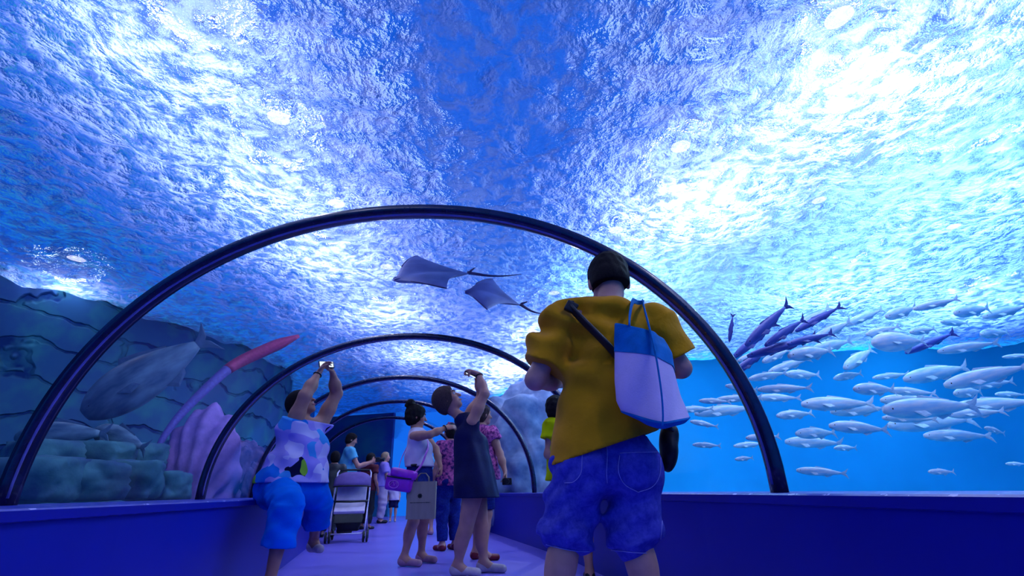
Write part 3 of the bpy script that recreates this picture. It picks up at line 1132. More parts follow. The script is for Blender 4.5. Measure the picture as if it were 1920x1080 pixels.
# black sling strap with its bag
s0 = [at(1082, 572, D + .02), at(1070, 575, D - .125), at(1092, 600, D - .165), at(1120, 628, D - .19), at(1150, 660, D - .20), at(1190, 715, D - .215), at(1225, 770, D - .20), at(1256, 805, D - .08)]
sb = empty('sling_bag', tuple(at(1256, 840, D)), 0, 'small black camera bag on diagonal strap at the right hip in denim shorts', 'bag')
org_b = sb.location
bm = bmesh.new()
add_tube(bm, [Vector(p) - org_b for p in spline(s0, 6)], 1, 12, flat=(.016, .046))
bm_obj('strap', bm, m_black, sb, True)
bm = bmesh.new()
add_box(bm, at(1071, 576, D - .14) - org_b, (.055, .03, .05), Matrix.Rotation(R(30), 3, 'Y'), .006)
bm_obj('strap_pad', bm, m_black, sb)
S = Sculpt()
q0, q1 = np.array(at(1256, 812, D + .02)), np.array(at(1251, 868, D + .02))
S.ell(q0, (.036, .06, .05), k=.03).ell((q0 + q1) / 2, (.038, .07, .075), k=.03).ell(q1, (.026, .05, .04), k=.03)
sculpt_obj('pouch', S, .006, m_black, sb, org_b)
bm = bmesh.new()
for (a_, b_) in ((1256, 842),):
    bmesh.ops.create_uvsphere(bm, u_segments=8, v_segments=6, radius=.0035, matrix=Matrix.Translation(at(a_, b_, D - .03) - org_b))
bm_obj('buckle', bm, m_shoew, sb, True)

# ---- the tote on his back
m_teal = pmat('teal_canvas', srgb(20, 120, 190), rough=.85, spec=.08, nscale=20, namp=.12, bump=.2, bscale=140)
m_tote = pmat('white_canvas', srgb(226, 206, 246), rough=.85, spec=.08, nscale=8, namp=.05, bump=.2, bscale=140)
tote = empty('tote_bag', tuple(at(1220, 800, D - .3)), 0, 'big white canvas tote bag with teal top and base on the back in yellow', 'bag')
ob = np.array(tote.location)
Dn, Dl, Dr = 1.80, 1.985, 2.03
LV = []      # rings: left, near, right, inner corner
for (t, l, n_, r_) in ((0, (1149, 605), (1214, 618), (1246, 640)), (.18, (1147, 632), (1222, 640), (1262, 668)), (.30, (1147, 656), (1228, 664), (1268, 700)),
                       (.55, (1147, 712), (1237, 730), (1280, 745)), (.78, (1150, 752), (1242, 776), (1292, 772)), (.92, (1160, 772), (1243, 796), (1297, 783)),
                       (1, (1185, 782), (1240, 806), (1290, 790))):
    nd = Dn + (.10 * (1 - t) ** 1.5) + (.04 if t == 1 else 0)
    a, b_, c = np.array(at(*l, Dl)), np.array(at(*n_, nd)), np.array(at(*r_, Dr))
    d_ = (a + c) / 2 + V3(.0, .045, 0)
    LV.append((t, a, b_, c, d_))


def totepart(name, t0, t1, mat, infl=0.):
    vs, fs = [], []
    M_ = 14
    for i in range(M_ + 1):
        t = t0 + (t1 - t0) * i / M_
        k = max(j for j in range(len(LV)) if LV[j][0] <= t + 1e-9)
        k = min(k, len(LV) - 2)
        u = (t - LV[k][0]) / (LV[k + 1][0] - LV[k][0])
        c4 = [LV[k][j] * (1 - u) + LV[k + 1][j] * u for j in (1, 2, 3, 4)]
        cen = sum(c4) / 4
        ring = []
        for s_ in range(4):
            p0, p1 = c4[s_], c4[(s_ + 1) % 4]
            for m in range(12):
                w_ = m / 12
                p = p0 * (1 - w_) + p1 * w_
                out_ = nrm(np.cross(p1 - p0, V3(0, 0, 1)))
                if (p - cen) @ out_ < 0: out_ = -out_
                amp = .012 * math.sin(PI * w_) + .007 * math.sin(7 * w_ + 9 * t + s_) * math.sin(PI * w_)
                rnd = .012 * (abs(w_ - .5) * 2) ** 8
                ring.append(p + out_ * (amp + infl) - nrm(p - cen) * rnd - ob)
        vs += ring
    n = 48
    for i in range(M_):
        for j in range(n):
            fs.append((i * n + j, i * n + (j + 1) % n, (i + 1) * n + (j + 1) % n, (i + 1) * n + j))
    if t1 >= 1: fs.append(tuple(range(M_ * n, M_ * n + n)))
    if t0 <= 0: fs.append(tuple(range(n))[::-1])
    return mesh_obj(name, vs, fs, mat, tote)


tag(totepart('upper_band', 0, .31, m_teal, .003), 'teal canvas top band')
totepart('bag_body', .30, .90, m_tote)
tag(totepart('base_panel', .89, 1, m_teal, .003), 'teal canvas base')
bm = bmesh.new()
add_tube(bm, [Vector(p) - Vector(ob) for p in spline([at(1205, 566, 2.13), at(1211, 590, 1.96), at(1224, 640, 1.855), at(1232, 680, 1.80), at(1240, 735, 1.775), at(1243, 776, 1.785), at(1242, 800, 1.795)], 6)], 1, 12, flat=(.006, .030))
bm_obj('strap', bm, m_teal, tote, True)
bm = bmesh.new()
add_tube(bm, [Vector(p) - Vector(ob) for p in spline([at(1180, 612, 1.93), at(1181, 590, 2.0), at(1186, 566, 2.10), at(1190, 565, 2.2), at(1196, 568, 2.28), at(1206, 568, 2.26), at(1206, 568, 2.13)], 6)], 1, 12, flat=(.006, .028))
bm_obj('strap', bm, m_teal, tote, True)

# ---- 2. the person in lime standing beyond him
D = 4.2
x0 = float(at(1074, 900, D)[0])
lime = person('person in bright lime green top beyond the man in yellow, mostly hidden by him', standing(x0, D, 8, 1.44,
    head=at(1040, 768, D), wrL=lambda p, d: p(-.12, .30, 1.1), handL=lambda p, d: d(.4, .8, .3)), sk_tan, g=1.2, vox=.012)
shirt(lime, m_lime, hem=-.05, sleeve=.5, loose=.03)
trousers(lime, m_navy, to=.55, loose=.02)
hair(lime, m_hair, cut=(((0, .03, 0), (0, 1, -.6)),), d=.016)
shoes(lime, m_black, name='sandal')

# ---- 3. the woman in navy reaching up
D = 4.62
w3 = person('short-haired woman in navy tunic looking up, raising one arm with clenched hand', dict(
    pelvis=at(893, 900, D), waist=at(888, 872, D), chest=at(878, 828, D), neck=at(866, 781, D),
    head=at(840, 750, D), look=(.82, -.10, .55), hup=(-.5, 0, .85), hs=1.12, sc=.96,
    shR=at(886, 790, D - .14), shL=at(872, 788, D + .15), elR=at(909, 738, D - .16), elL=at(903, 742, D + .16),
    wrR=at(898, 702, D - .10), wrL=at(893, 700, D + .08), handR=(-.85, .15, .45), handL=(-.85, -.1, .3),
    palmR=(-.3, .1, -.9), palmL=(-.3, -.1, -.9), thumbR=(-.1, 1, .1), thumbL=(-.1, -1, .1), curlR=.95, curlL=.8,
    hipR=at(889, 915, D - .09), hipL=at(893, 915, D + .09), knR=at(872, 996, D - .08), knL=at(903, 990, D + .12),
    anR=V3(-.50, D - .06, .085), anL=V3(-.29, D + .12, .085), toeR=V3(-.33, D - .10, .03), toeL=V3(-.12, D + .08, .03)),
    sk_tan, g=1.14, female=True, vox=.0075, face=True)
shirt(w3, m_navy, hem=-.15, sleeve=.0, loose=.016, flare=.02, amp=.005, fl=[((1, .6, .1), 34), ((.8, 1, .2), 44)], seed=8, name='tunic')
hair(w3, m_hairbr, cut=(((0, .052, 0), (0, 1, -.35)), ((0, 0, -.055), (0, .5, -1))), d=.018, amp=.003)
shoes(w3, m_shoew)
wband(w3, m_black, 'R')
cp = w3['J']['wrR'] + nrm(V3(-.85, .15, .45)) * .1 + V3(0, .03, -.035)
bm = bmesh.new()
add_box(bm, (0, 0, 0), (.115, .075, .011), Matrix.Rotation(R(28), 3, 'Y'), .003)
ph = bm_obj('phone', bm, m_black)
ph.location = cp
tag(ph, 'small dark phone gripped in the raised hand of the woman in navy', 'phone')
bm = bmesh.new()
add_box(bm, (.004, 0, -.0075), (.10, .062, .002), Matrix.Rotation(R(28), 3, 'Y'))
m_screen, nt, out = newmat('lit_screen')
em = N(nt, 'Emission', Color=(.75, .85, 1, 1), Strength=1.2)
nt.links.new(em.outputs[0], out.inputs[0])
bm_obj('screen', bm, m_screen, ph)

# ---- 4. the person behind the woman in navy
D = 5.55
x0 = float(at(903, 900, D)[0])
w4 = person('person in pink floral top and dark red shoes right behind the woman in navy', standing(x0, D, -60, 1.58,
    shR=at(921, 812, D - .12), elR=at(937, 850, D - .12), wrR=at(947, 884, D - .18), handR=V3(.1, -.1, -1), palmR=V3(-.9, 0, 0), thumbR=V3(0, -1, 0), curlR=.8),
    sk_tan, g=1.15, vox=.011, female=True)
shirt(w4, m_floral, hem=-.08, sleeve=.35, loose=.02, flare=.02)
trousers(w4, m_jean, to=.9, loose=.02)
hair(w4, m_hairbr, d=.012)
shoes(w4, m_redshoe)
cam4 = w4['J']['wrR'] + V3(.02, -.03, -.10)
bm = bmesh.new()
add_box(bm, (0, 0, 0), (.10, .05, .07), None, .008)
bmesh.ops.create_cone(bm, cap_ends=True, segments=16, radius1=.026, radius2=.024, depth=.05, matrix=Matrix.Translation((0, -.045, 0)) @ Matrix.Rotation(R(90), 4, 'X'))
c4 = bm_obj('camera_in_hand', bm, m_black)
c4.location = cam4
c4.name = 'compact_camera'
tag(c4, 'small black camera held low in the lowered hand beside the navy tunic', 'camera')

D = 6.5
x0 = float(at(843, 900, D)[0])
w4b = person('person in dark pink printed top and long jeans left of the navy tunic', standing(x0, D, 40, 1.50), sk_tan, vox=.012, female=True)
shirt(w4b, m_floral2, hem=-.08, sleeve=.4, loose=.02)
trousers(w4b, m_jean, to=1.9, loose=.02, name='jeans')
hair(w4b, m_hair, d=.014)
shoes(w4b, m_redshoe)

# ---- 5. the woman with the bun
D = 5.26
w5 = person('dark-haired woman with a bun in white sleeveless top, holding both arms out to the right', dict(
    pelvis=at(786, 895, D), waist=at(785, 868, D), chest=at(784, 840, D), neck=at(781, 806, D),
    head=at(781, 781, D), look=(.93, .22, -.12), hs=1.0, sc=.90,
    shR=at(777, 818, D - .15), shL=at(793, 816, D + .15), elR=at(806, 815, D - .22), elL=at(817, 842, D + .18),
    wrR=at(836, 802, D - .12), wrL=at(826, 876, D + .10), handR=(.9, .3, .15), handL=(.1, -.2, -1),
    palmR=(0, .7, -.6), palmL=(-.8, 0, 0), thumbR=(0, .1, 1), thumbL=(0, -1, 0), curlR=.5, curlL=.9,
    hipR=at(781, 908, D - .09), hipL=at(793, 908, D + .09), knR=at(775, 978, D - .08), knL=at(795, 974, D + .12),
    anR=V3(-1.09, D - .06, .08), anL=V3(-.97, D + .20, .08), toeR=V3(-.93, D - .12, .03), toeL=V3(-.82, D + .12, .03)),
    sk_tan, g=1.02, female=True, vox=.009, face=True)
shirt(w5, m_white, hem=.10, sleeve=0, loose=.012, amp=.003, name='tank_top')
trousers(w5, m_jean, to=.45, loose=.014, waist_z=.12)
pc = w5['J']['pelvis'] - w5['org'] + V3(0, 0, .115)
tube_obj('belt', [pc + w5['PT'] @ V3(.168 * math.cos(a), .122 * math.sin(a), 0) for a in np.linspace(0, 2 * PI, 33)[:-1]], .014, m_black, w5['root'], 8, closed=True)


def bun(S, P, H, s):
    S.ell(P(0, -.088, .128), V3(.054, .052, .050) * s, H, k=.010)
    S.ell(P(.02, -.12, .10), V3(.02, .03, .02) * s, H, k=.01)
    for sx in (-1, 1):
        S.cap(P(sx * .072, .03, .05), P(sx * .074, .045, -.045), .012 * s, .006 * s, k=.01)


hair(w5, m_hair, cut=(((0, .07, 0), (0, 1, -.25)), ((0, 0, -.09), (0, .3, -1))), d=.017, extra=bun)
P5 = lambda x, y, z: w5['J']['head'] + w5['H'] @ V3(x, y, z) - w5['org']
tube_obj('hair_tie', [P5(.032 * math.cos(a), -.066 + .014 * math.cos(a) * 0 + .012 * math.sin(a), .104 + .036 * math.sin(a)) for a in np.linspace(0, 2 * PI, 17)[:-1]], .006, m_hairtie, w5['root'], 6, closed=True)
shoes(w5, m_shoep, name='shoe')
wband(w5, m_black, 'R')

# purple shoulder bag
m_purp = pmat('purple_leatherette', srgb(176, 40, 206), rough=.4, spec=.5, nscale=12, namp=.15)
m_purp2 = pmat('pink_piping', srgb(214, 110, 226), rough=.4, spec=.5)
pb = empty('shoulder_bag', tuple(at(750, 903, D - .32)), R(-10), 'glossy magenta purple shoulder bag at the hip of the woman with the bun', 'bag')
pb.rotation_euler = (0, R(8), R(-6))
bm = bmesh.new()
add_box(bm, (0, 0, -.01), (.26, .12, .155), None, .03)
bm_obj('bag_body', bm, m_purp, pb, True)
bm = bmesh.new()
add_box(bm, (.03, -.01, .075), (.25, .13, .085), Matrix.Rotation(R(4), 3, 'Y'), .03)
bm_obj('flap', bm, m_purp, pb, True)
tube_obj('piping', [(-.12 + .25 * t, -.068, .038 - .004 * math.sin(PI * t)) for t in np.linspace(0, 1, 9)], .006, m_black, pb, 6)
tube_obj('emblem', [(-.035 + .048 * math.cos(a), -.063, -.03 + .034 * math.sin(a)) for a in np.linspace(0, 2 * PI, 21)[:-1]], .005, m_purp2, pb, 6, closed=True)
tube_obj('emblem', [(-.075, -.063, -.045), (-.045, -.064, -.005), (-.03, -.064, -.04), (-.01, -.064, -.008), (.0, -.063, -.045)], .005, m_purp2, pb, 6)
bpy.context.view_layer.update()
inv = pb.matrix_world.inverted()
sp = [inv @ Vector(p) for p in spline([at(775, 890, D - .26), at(790, 872, D - .21), at(799, 850, D - .18), at(803, 835, D - .10), at(797, 812, D + .12), at(790, 806, D + .17),
      at(776, 812, D + .15), at(762, 840, D + .08), at(752, 862, D - .06), at(745, 888, D - .26)], 6)]
bm = bmesh.new()
add_tube(bm, sp, 1, 8, flat=(.006, .022))
bm_obj('strap', bm, m_purp2, pb, True)

# kraft paper shopping bag
m_kraft = pmat('kraft_paper', srgb(164, 154, 140), rough=.85, spec=.08, nscale=18, namp=.06, stretch=(1, 1, .2))
m_ink = pmat('dark_ink', srgb(44, 48, 50), rough=.8)
kb = empty('paper_shopping_bag', tuple(at(789, 973, D - .27)), R(4), 'kraft paper shopping bag with dark star emblem hanging in front of bare legs', 'bag')
WB, DB, HB = .27, .11, .335
vs = []
for (z, e) in ((0, 0), (HB * .5, .004), (HB, .0)):
    vs += [(-WB / 2, -DB / 2 - e, z), (WB / 2, -DB / 2 - e, z), (WB / 2 - .0, -DB / 2 * .1, z), (WB / 2, DB / 2 + e, z), (-WB / 2, DB / 2 + e, z), (-WB / 2, -DB / 2 * .1, z)]
fs = [tuple(range(6))[::-1]]
for i in range(2):
    for j in range(6):
        fs.append((i * 6 + j, i * 6 + (j + 1) % 6, (i + 1) * 6 + (j + 1) % 6, (i + 1) * 6 + j))
bo = mesh_obj('bag_body', vs, fs, m_kraft, kb, smooth=False)
so = bo.modifiers.new('t', 'SOLIDIFY'); so.thickness = .002
bm = bmesh.new()
cc = [Vector((-.012 + (.026 if k % 2 == 0 else .016) * math.cos(k * PI / 8), -DB / 2 - .006, .205 + (.026 if k % 2 == 0 else .016) * math.sin(k * PI / 8))) for k in range(16)]
f_ = bm.faces.new([bm.verts.new(p) for p in cc])
bmesh.ops.extrude_face_region(bm, geom=[f_])
tag(bm_obj('emblem', bm, m_ink, kb), 'dark round star emblem')
rr = random.Random(2)
bm = bmesh.new()
x_ = -.10
while x_ < .09:
    h_ = rr.choice((.010, .013, .010))
    w_ = rr.uniform(.005, .010)
    add_box(bm, (x_, -DB / 2 - .0055, .145), (w_, .002, h_ * .6))
    x_ += w_ + .004
tag(bm_obj('lettering', bm, m_ink, kb), 'blurred line of dark print')
for sy in (-1, 1):
    tube_obj('handle', [(-.06, sy * .05, HB - .02), (-.055, sy * .04, HB + .04), (-.02, sy * .02, HB + .075), (.03, sy * .02, HB + .075), (.06, sy * .04, HB + .04), (.065, sy * .05, HB - .02)], .004, m_kraft, kb, 6)
# small pink camera close to her chin
bm = bmesh.new()
add_box(bm, (0, 0, 0), (.12, .03, .065), None, .01)
pc_ = bm_obj('phone', bm, m_floral)
pc_.location = at(846, 798, D - .02)
pc_.rotation_euler = (0, 0, R(70))
tag(pc_, 'pink patterned phone held out at arm level by the woman with the bun', 'phone')
bm = bmesh.new()
add_box(bm, (0, -.016, 0), (.10, .002, .05))
bm_obj('screen', bm, m_black, pc_)

# ---- 6. the seated woman in blue
D = 4.15
w6 = person('woman sitting on the left ledge in splashy print top and bright blue capri trousers', dict(
    pelvis=at(550, 906, D), waist=at(560, 872, D), chest=at(566, 830, D), neck=at(572, 792, D),
    head=at(566, 758, D + .02), look=(.80, -.10, .48), hup=(-.4, 0, .9), hs=1.02, sc=.98,
    shR=at(545, 806, D - .14), shL=at(603, 792, D + .16), elR=at(572, 742, D - .17), elL=at(631, 738, D + .20),
    wrR=at(597, 700, D - .05), wrL=at(624, 700, D + .08), handR=(.35, .25, .9), handL=(-.45, -.2, .85),
    palmR=(.9, .2, -.3), palmL=(-.9, -.1, -.3), thumbR=(0, -.6, .3), thumbL=(.3, -.6, .3), curlR=.55, curlL=.6,
    hipR=at(525, 918, D - .13), hipL=at(580, 916, D + .10), knR=at(540, 944, D - .42), knL=at(598, 940, D + .26),
    anR=V3(-1.72, D - .36, .10), anL=at(588, 1015, D + .52), toeR=V3(-1.60, D - .50, .03), toeL=at(600, 1030, D + .44)),
    sk_dark, g=1.40, female=True, vox=.0085, face=True, gl=1.30)
shirt(w6, m_print, hem=.0, sleeve=.30, loose=.022, flare=.03, amp=.006, seed=5, name='blouse')
trousers(w6, m_capri, to=1.55, loose=.022, wide=.012, amp=.0035, seed=9, waist_z=.09, name='capri_trousers', taper=.112)
hair(w6, m_hair, cut=(((0, .03, 0), (0, 1, -.3)), ((0, 0, -.06), (0, .3, -1))), d=.018)
shoes(w6, m_shoew)
wband(w6, m_black, 'R')
bm = bmesh.new()
add_box(bm, (0, 0, 0), (.13, .012, .07), None, .003)
p6 = bm_obj('phone', bm, m_black)
p6.location = at(612, 684, D + .02)
p6.rotation_euler = (R(-25), R(-6), R(35))
tag(p6, 'black phone held overhead between both hands of the seated woman', 'phone')
bm = bmesh.new()
add_box(bm, (0, -.0075, 0), (.115, .002, .058))
bm_obj('screen', bm, m_screen, p6)

# ---- 7. the man with the pushchair
D = 9.5
x0 = float(at(650, 900, D)[0])
m7 = person('man in light blue T-shirt holding up a camera behind the pushchair', standing(x0, D, -70, 1.74,
    wrL=lambda p, d: p(.02, .42, 1.24), wrR=lambda p, d: p(.10, .42, 1.22), elL=lambda p, d: p(-.20, .17, 1.14), elR=lambda p, d: p(.24, .17, 1.14),
    handL=lambda p, d: d(.3, .9, .3), handR=lambda p, d: d(-.3, .9, .3), palmL=lambda p, d: d(1, 0, 0), palmR=lambda p, d: d(-1, 0, 0),
    thumbL=lambda p, d: d(0, 0, 1), thumbR=lambda p, d: d(0, 0, 1), look=lambda p, d: d(0, .95, -.3)), sk_tan, g=1.08, vox=.013)
shirt(m7, m_aqua, hem=-.04, sleeve=.55, loose=.022)
trousers(m7, m_jean, to=1.9, loose=.02, name='jeans')
hair(m7, m_hair, d=.012)
shoes(m7, m_black)
bm = bmesh.new()
add_box(bm, (0, 0, 0), (.08, .13, .09), None, .01)
bmesh.ops.create_cone(bm, cap_ends=True, segments=16, radius1=.035, radius2=.035, depth=.09, matrix=Matrix.Translation((.07, 0, 0)) @ Matrix.Rotation(R(90), 4, 'Y'))
c7 = bm_obj('camera', bm, m_black)
c7.location = m7['J']['wrR'] * .5 + m7['J']['wrL'] * .5 + V3(.12, .02, .04)
tag(c7, 'black camera in the hands of the man in light blue', 'camera')

# ---- others farther down the tunnel
D = 8.75
x0 = float(at(624, 900, D)[0])
w9 = person('child in black outfit half hidden behind the seated woman in blue', standing(x0, D, 20, 1.34,
    wrL=lambda p, d: p(-.34, .20, .95), elL=lambda p, d: p(-.26, -.02, .98)), sk_tan, vox=.012)
shirt(w9, m_black, hem=-.10, sleeve=.45, loose=.02, flare=.03)
trousers(w9, m_black, to=1.9, loose=.02, name='trousers')
hair(w9, m_hair, d=.016)
shoes(w9, m_black)

D = 10.4
x0 = float(at(692, 900, D)[0])
w10 = person('dark-haired person in maroon top right behind the pushchair', standing(x0, D, -30, 1.42), sk_dark, vox=.016)
shirt(w10, m_maroon, hem=-.06, sleeve=.5, loose=.02)
trousers(w10, m_black, to=1.9, loose=.02, name='trousers')
hair(w10, m_hair, d=.02)
shoes(w10, m_black)

D = 12.4
x0 = float(at(719, 900, D)[0])
w8 = person('blond person in lavender shirt and beige trousers far down the tunnel', standing(x0, D, -80, 1.60,
    wrR=lambda p, d: p(.14, .40, 1.08), elR=lambda p, d: p(.24, .12, 1.08)), sk_fair, g=1.15, vox=.018)
shirt(w8, m_lav, hem=-.06, sleeve=.6, loose=.03)
trousers(w8, m_beige, to=1.9, loose=.03, name='trousers')
hair(w8, m_hairbl, d=.014)
shoes(w8, m_black)

D = 12.9
x0 = float(at(741, 900, D)[0])
w11 = person('small child in white top and dark shorts far down the tunnel below the purple bag', standing(x0, D, 190, .98), sk_fair, vox=.016)
shirt(w11, m_white, hem=-.04, sleeve=.5, loose=.03)
trousers(w11, m_navy, to=.8, loose=.02)
hair(w11, m_hair, d=.014)
shoes(w11, m_shoew)

D = 8.9
x0 = float(at(820, 900, D)[0])
w12 = person('person in pale aqua shirt and coral shorts behind the woman with the bun', standing(x0, D, 30, 1.46), sk_tan, vox=.014)
shirt(w12, m_aqua, hem=-.10, sleeve=.5, loose=.03)
trousers(w12, m_red, to=.75, loose=.025)
hair(w12, m_hair, d=.014)
shoes(w12, m_shoep)
# ---------------------------------------------------------------- the pushchair
m_alu = pmat('pale_tube_metal', srgb(206, 198, 232), rough=.35, metal=.3, spec=.5)
m_pad = pmat('white_seat_fabric', srgb(226, 214, 246), rough=.85, nscale=14, namp=.06)
m_hood = pmat('plum_hood_fabric', srgb(112, 90, 158), rough=.85, nscale=14, namp=.1)
m_tyre = pmat('black_tyre', (.010, .010, .014), rough=.6)
D = 7.95
sx0 = float(at(657, 950, D)[0])
st = empty('pushchair', (sx0, D, 0), R(15), 'lightweight pushchair with plum hood, white seat pads and black basket', 'pushchair')
for sx in (-1, 1):
    tube_obj('side_frame', [(sx * .24, -.30, .10), (sx * .25, -.16, .36), (sx * .26, .06, .62), (sx * .26, .34, .98), (sx * .24, .42, 1.02)], .012, m_alu, st, 8)
    tube_obj('rear_leg', [(sx * .25, -.10, .46), (sx * .27, .22, .12)], .011, m_alu, st, 8)
    for (wy, nm) in ((-.31, 'front_wheel'), (.25, 'rear_wheel')):
        for dx in (-.025, .025):
            bm = bmesh.new()
            c = Vector((sx * .26 + dx, wy, .078))
            add_tube(bm, [c + Vector((0, .062 * math.cos(a), .062 * math.sin(a))) for a in np.linspace(0, 2 * PI, 21)[:-1]], .015, 8, closed=True)
            wh = bm_obj(nm, bm, m_tyre, st, True)
            bm = bmesh.new()
            bmesh.ops.create_cone(bm, cap_ends=True, segments=12, radius1=.02, radius2=.02, depth=.02, matrix=Matrix.Translation(c) @ Matrix.Rotation(R(90), 4, 'Y'))
            for k in range(5):
                a = k * 2 * PI / 5
                add_tube(bm, [c, c + Vector((0, .055 * math.cos(a), .055 * math.sin(a)))], .004, 5)
            bm_obj('hub', bm, m_alu, wh)
    bm = bmesh.new()
    add_tube(bm, [(sx * .26, -.30, .11), (sx * .26, -.31, .085)], .014, 8)
    bm_obj('fork', bm, m_alu, st)
tube_obj('handlebar', [(-.24, .42, 1.02), (-.12, .45, 1.03), (.12, .45, 1.03), (.24, .42, 1.02)], .015, m_tyre, st, 8)
tube_obj('front_bar', [(-.26, -.30, .12), (.26, -.30, .12)], .010, m_alu, st, 8)


def pad(name, z0, z1, y0, y1, mat, w=.44, t=.035):
    bm = bmesh.new()
    c = Vector((0, (y0 + y1) / 2, (z0 + z1) / 2))
    L = math.hypot(y1 - y0, z1 - z0)
    add_box(bm, c, (w, t, L), Matrix.Rotation(-math.atan2(y1 - y0, z1 - z0), 3, 'X'), .012)
    return bm_obj(name, bm, mat, st)


pad('back_pad', .56, .78, .02, .14, m_pad)
pad('seat_pad', .40, .52, -.24, -.02, m_pad, t=.05)
tube_obj('bumper_bar', [(-.25, -.02, .56), (-.22, -.16, .555), (0, -.2, .55), (.22, -.16, .555), (.25, -.02, .56)], .014, m_tyre, st, 8)
# hood: a quarter dome
vs, fs = [], []
for i in range(9):
    a = R(8 + i * 13)
    for j in range(13):
        u = -1 + j / 6
        r = .30 * (1 - .10 * u ** 4)
        vs.append((.275 * u, .14 - r * math.cos(a) * (1 - .25 * u * u), .74 + r * .82 * math.sin(a) * (1 - .30 * u ** 4)))
for i in range(8):
    for j in range(12):
        fs.append((i * 13 + j, i * 13 + j + 1, (i + 1) * 13 + j + 1, (i + 1) * 13 + j))
hd_ = mesh_obj('hood', vs, fs, m_hood, st)
so = hd_.modifiers.new('t', 'SOLIDIFY'); so.thickness = .012
tube_obj('hood_trim', [Vector(vs[j]) for j in range(13)], .010, m_tyre, st, 6)
bm = bmesh.new()
add_box(bm, (0, .02, .24), (.40, .40, .20), None, .04)
for v in bm.verts:
    if v.co.z < .2: v.co.x *= .8; v.co.y = .02 + (v.co.y - .02) * .75
bm_obj('basket', bm, m_tyre, st, True)
tag(pad('footrest', .26, .38, -.30, -.25, m_tyre, w=.40, t=.02), 'black footrest')
m_limeb = pmat('yellow_green_plastic', srgb(170, 180, 60), rough=.6)
bm = bmesh.new()
bmesh.ops.create_uvsphere(bm, u_segments=12, v_segments=8, radius=.05, matrix=Matrix.Translation((-.31, -.12, .42)) @ Matrix.Diagonal((1, 1.2, .8, 1)))
tag(bm_obj('side_pouch', bm, m_limeb, st, True), 'yellow green pouch')

# ---------------------------------------------------------------- fish
m_fish = pmat('pale_silver_fish', srgb(236, 248, 255), rough=.35, spec=.5, nscale=5, c2=srgb(166, 222, 248), stretch=(1, 1, 6))
m_fishd = pmat('slate_fish', srgb(84, 96, 186), rough=.4, spec=.4, nscale=5, c2=srgb(54, 70, 160), stretch=(1, 1, 6))
m_fin = pmat('pale_fin', srgb(200, 230, 250), rough=.5, nscale=30, stretch=(1, 1, 4))
m_find = pmat('slate_fin', srgb(60, 72, 150), rough=.5, nscale=30, stretch=(1, 1, 4))
m_grey = pmat('grey_green_fish', srgb(120, 168, 190), rough=.5, spec=.3, nscale=4, c2=srgb(70, 112, 140), stretch=(1, 1, 4))
m_greyf = pmat('grey_green_fin', srgb(84, 128, 160), rough=.6, nscale=20)


def fin_mesh(pts, t=.004):
    """a thin fin: outline in the xz plane given real thickness, thinning to the rim"""
    n = len(pts)
    cx_ = sum(p[0] for p in pts) / n
    cz_ = sum(p[1] for p in pts) / n
    vs = [(x, 0, z) for x, z in pts] + [(cx_ + (x - cx_) * .6, t, cz_ + (z - cz_) * .6) for x, z in pts] + [(cx_ + (x - cx_) * .6, -t, cz_ + (z - cz_) * .6) for x, z in pts]
    fs = [tuple(range(n, 2 * n)), tuple(range(2 * n, 3 * n))[::-1]]
    for j in range(n):
        k = (j + 1) % n
        fs += [(j, k, n + k, n + j), (k, j, 2 * n + j, 2 * n + k)]
    return vs, fs


def make_fish(label, cat, mat, matf, hgt=.13, wid=.075, group=None, name='fish', fork=.11, bend=0.):
    NL, NS = 22, 14
    vs, fs = [], []
    for i in range(NL + 1):
        t = i / NL
        h = hgt * (math.sin(PI * min(1, t * .93 + .02) ** .72) ** .85) + .008
        if t > .86: h = max(h, .018)
        w_ = wid / hgt * h
        y = bend * math.sin(PI * 1.2 * t) * .06
        for j in range(NS):
            a = 2 * PI * j / NS
            vs.append((-.5 + .90 * t, y + w_ * math.cos(a) * .9, h * math.sin(a) * (1.05 if math.sin(a) > 0 else .95)))
    for i in range(NL):
        for j in range(NS):
            fs.append((i * NS + j, i * NS + (j + 1) % NS, (i + 1) * NS + (j + 1) % NS, (i + 1) * NS + j))
    fs += [tuple(range(NS))[::-1], tuple(range(NL * NS, NL * NS + NS))]
    o = mesh_obj(name, vs, fs, mat)
    tag(o, label, cat, group)
    v, f = fin_mesh([(.38, .015), (.46, .05), (.54, fork), (.50, .02), (.47, 0), (.50, -.02), (.54, -fork), (.46, -.05), (.38, -.015)])
    mesh_obj('tail_fin', v, f, matf, o, False)
    v, f = fin_mesh([(-.16, hgt * .86), (-.10, hgt * 1.42), (.06, hgt * 1.15), (.22, hgt * .78), (.2, hgt * .55), (0, hgt * .8)])
    mesh_obj('dorsal_fin', v, f, matf, o, False)
    v, f = fin_mesh([(.02, -hgt * .8), (.10, -hgt * 1.25), (.2, -hgt * .85), (.22, -hgt * .5)])
    mesh_obj('anal_fin', v, f, matf, o, False)
    for sy in (-1, 1):
        v, f = fin_mesh([(-.24, -.01), (-.12, .0), (-.08, -.05), (-.16, -.07)])
        pf = mesh_obj('pectoral_fin', v, f, matf, o, False)
        pf.location = (0, sy * wid * .86, -.01)
        pf.rotation_euler = (R(sy * 30), 0, 0)
    bm = bmesh.new()
    for sy in (-1, 1):
        bmesh.ops.create_uvsphere(bm, u_segments=8, v_segments=6, radius=.011, matrix=Matrix.Translation((-.43, sy * wid * .42, .012)))
    vs_ = [v.co.copy() for v in bm.verts]
    bm.free()
    for sy in (-1, 1):
        bm = bmesh.new()
        bmesh.ops.create_uvsphere(bm, u_segments=8, v_segments=6, radius=.012, matrix=Matrix.Translation((-.43, sy * wid * .44, .012)))
        bm_obj('eye', bm, m_iris, o, True)
    return o


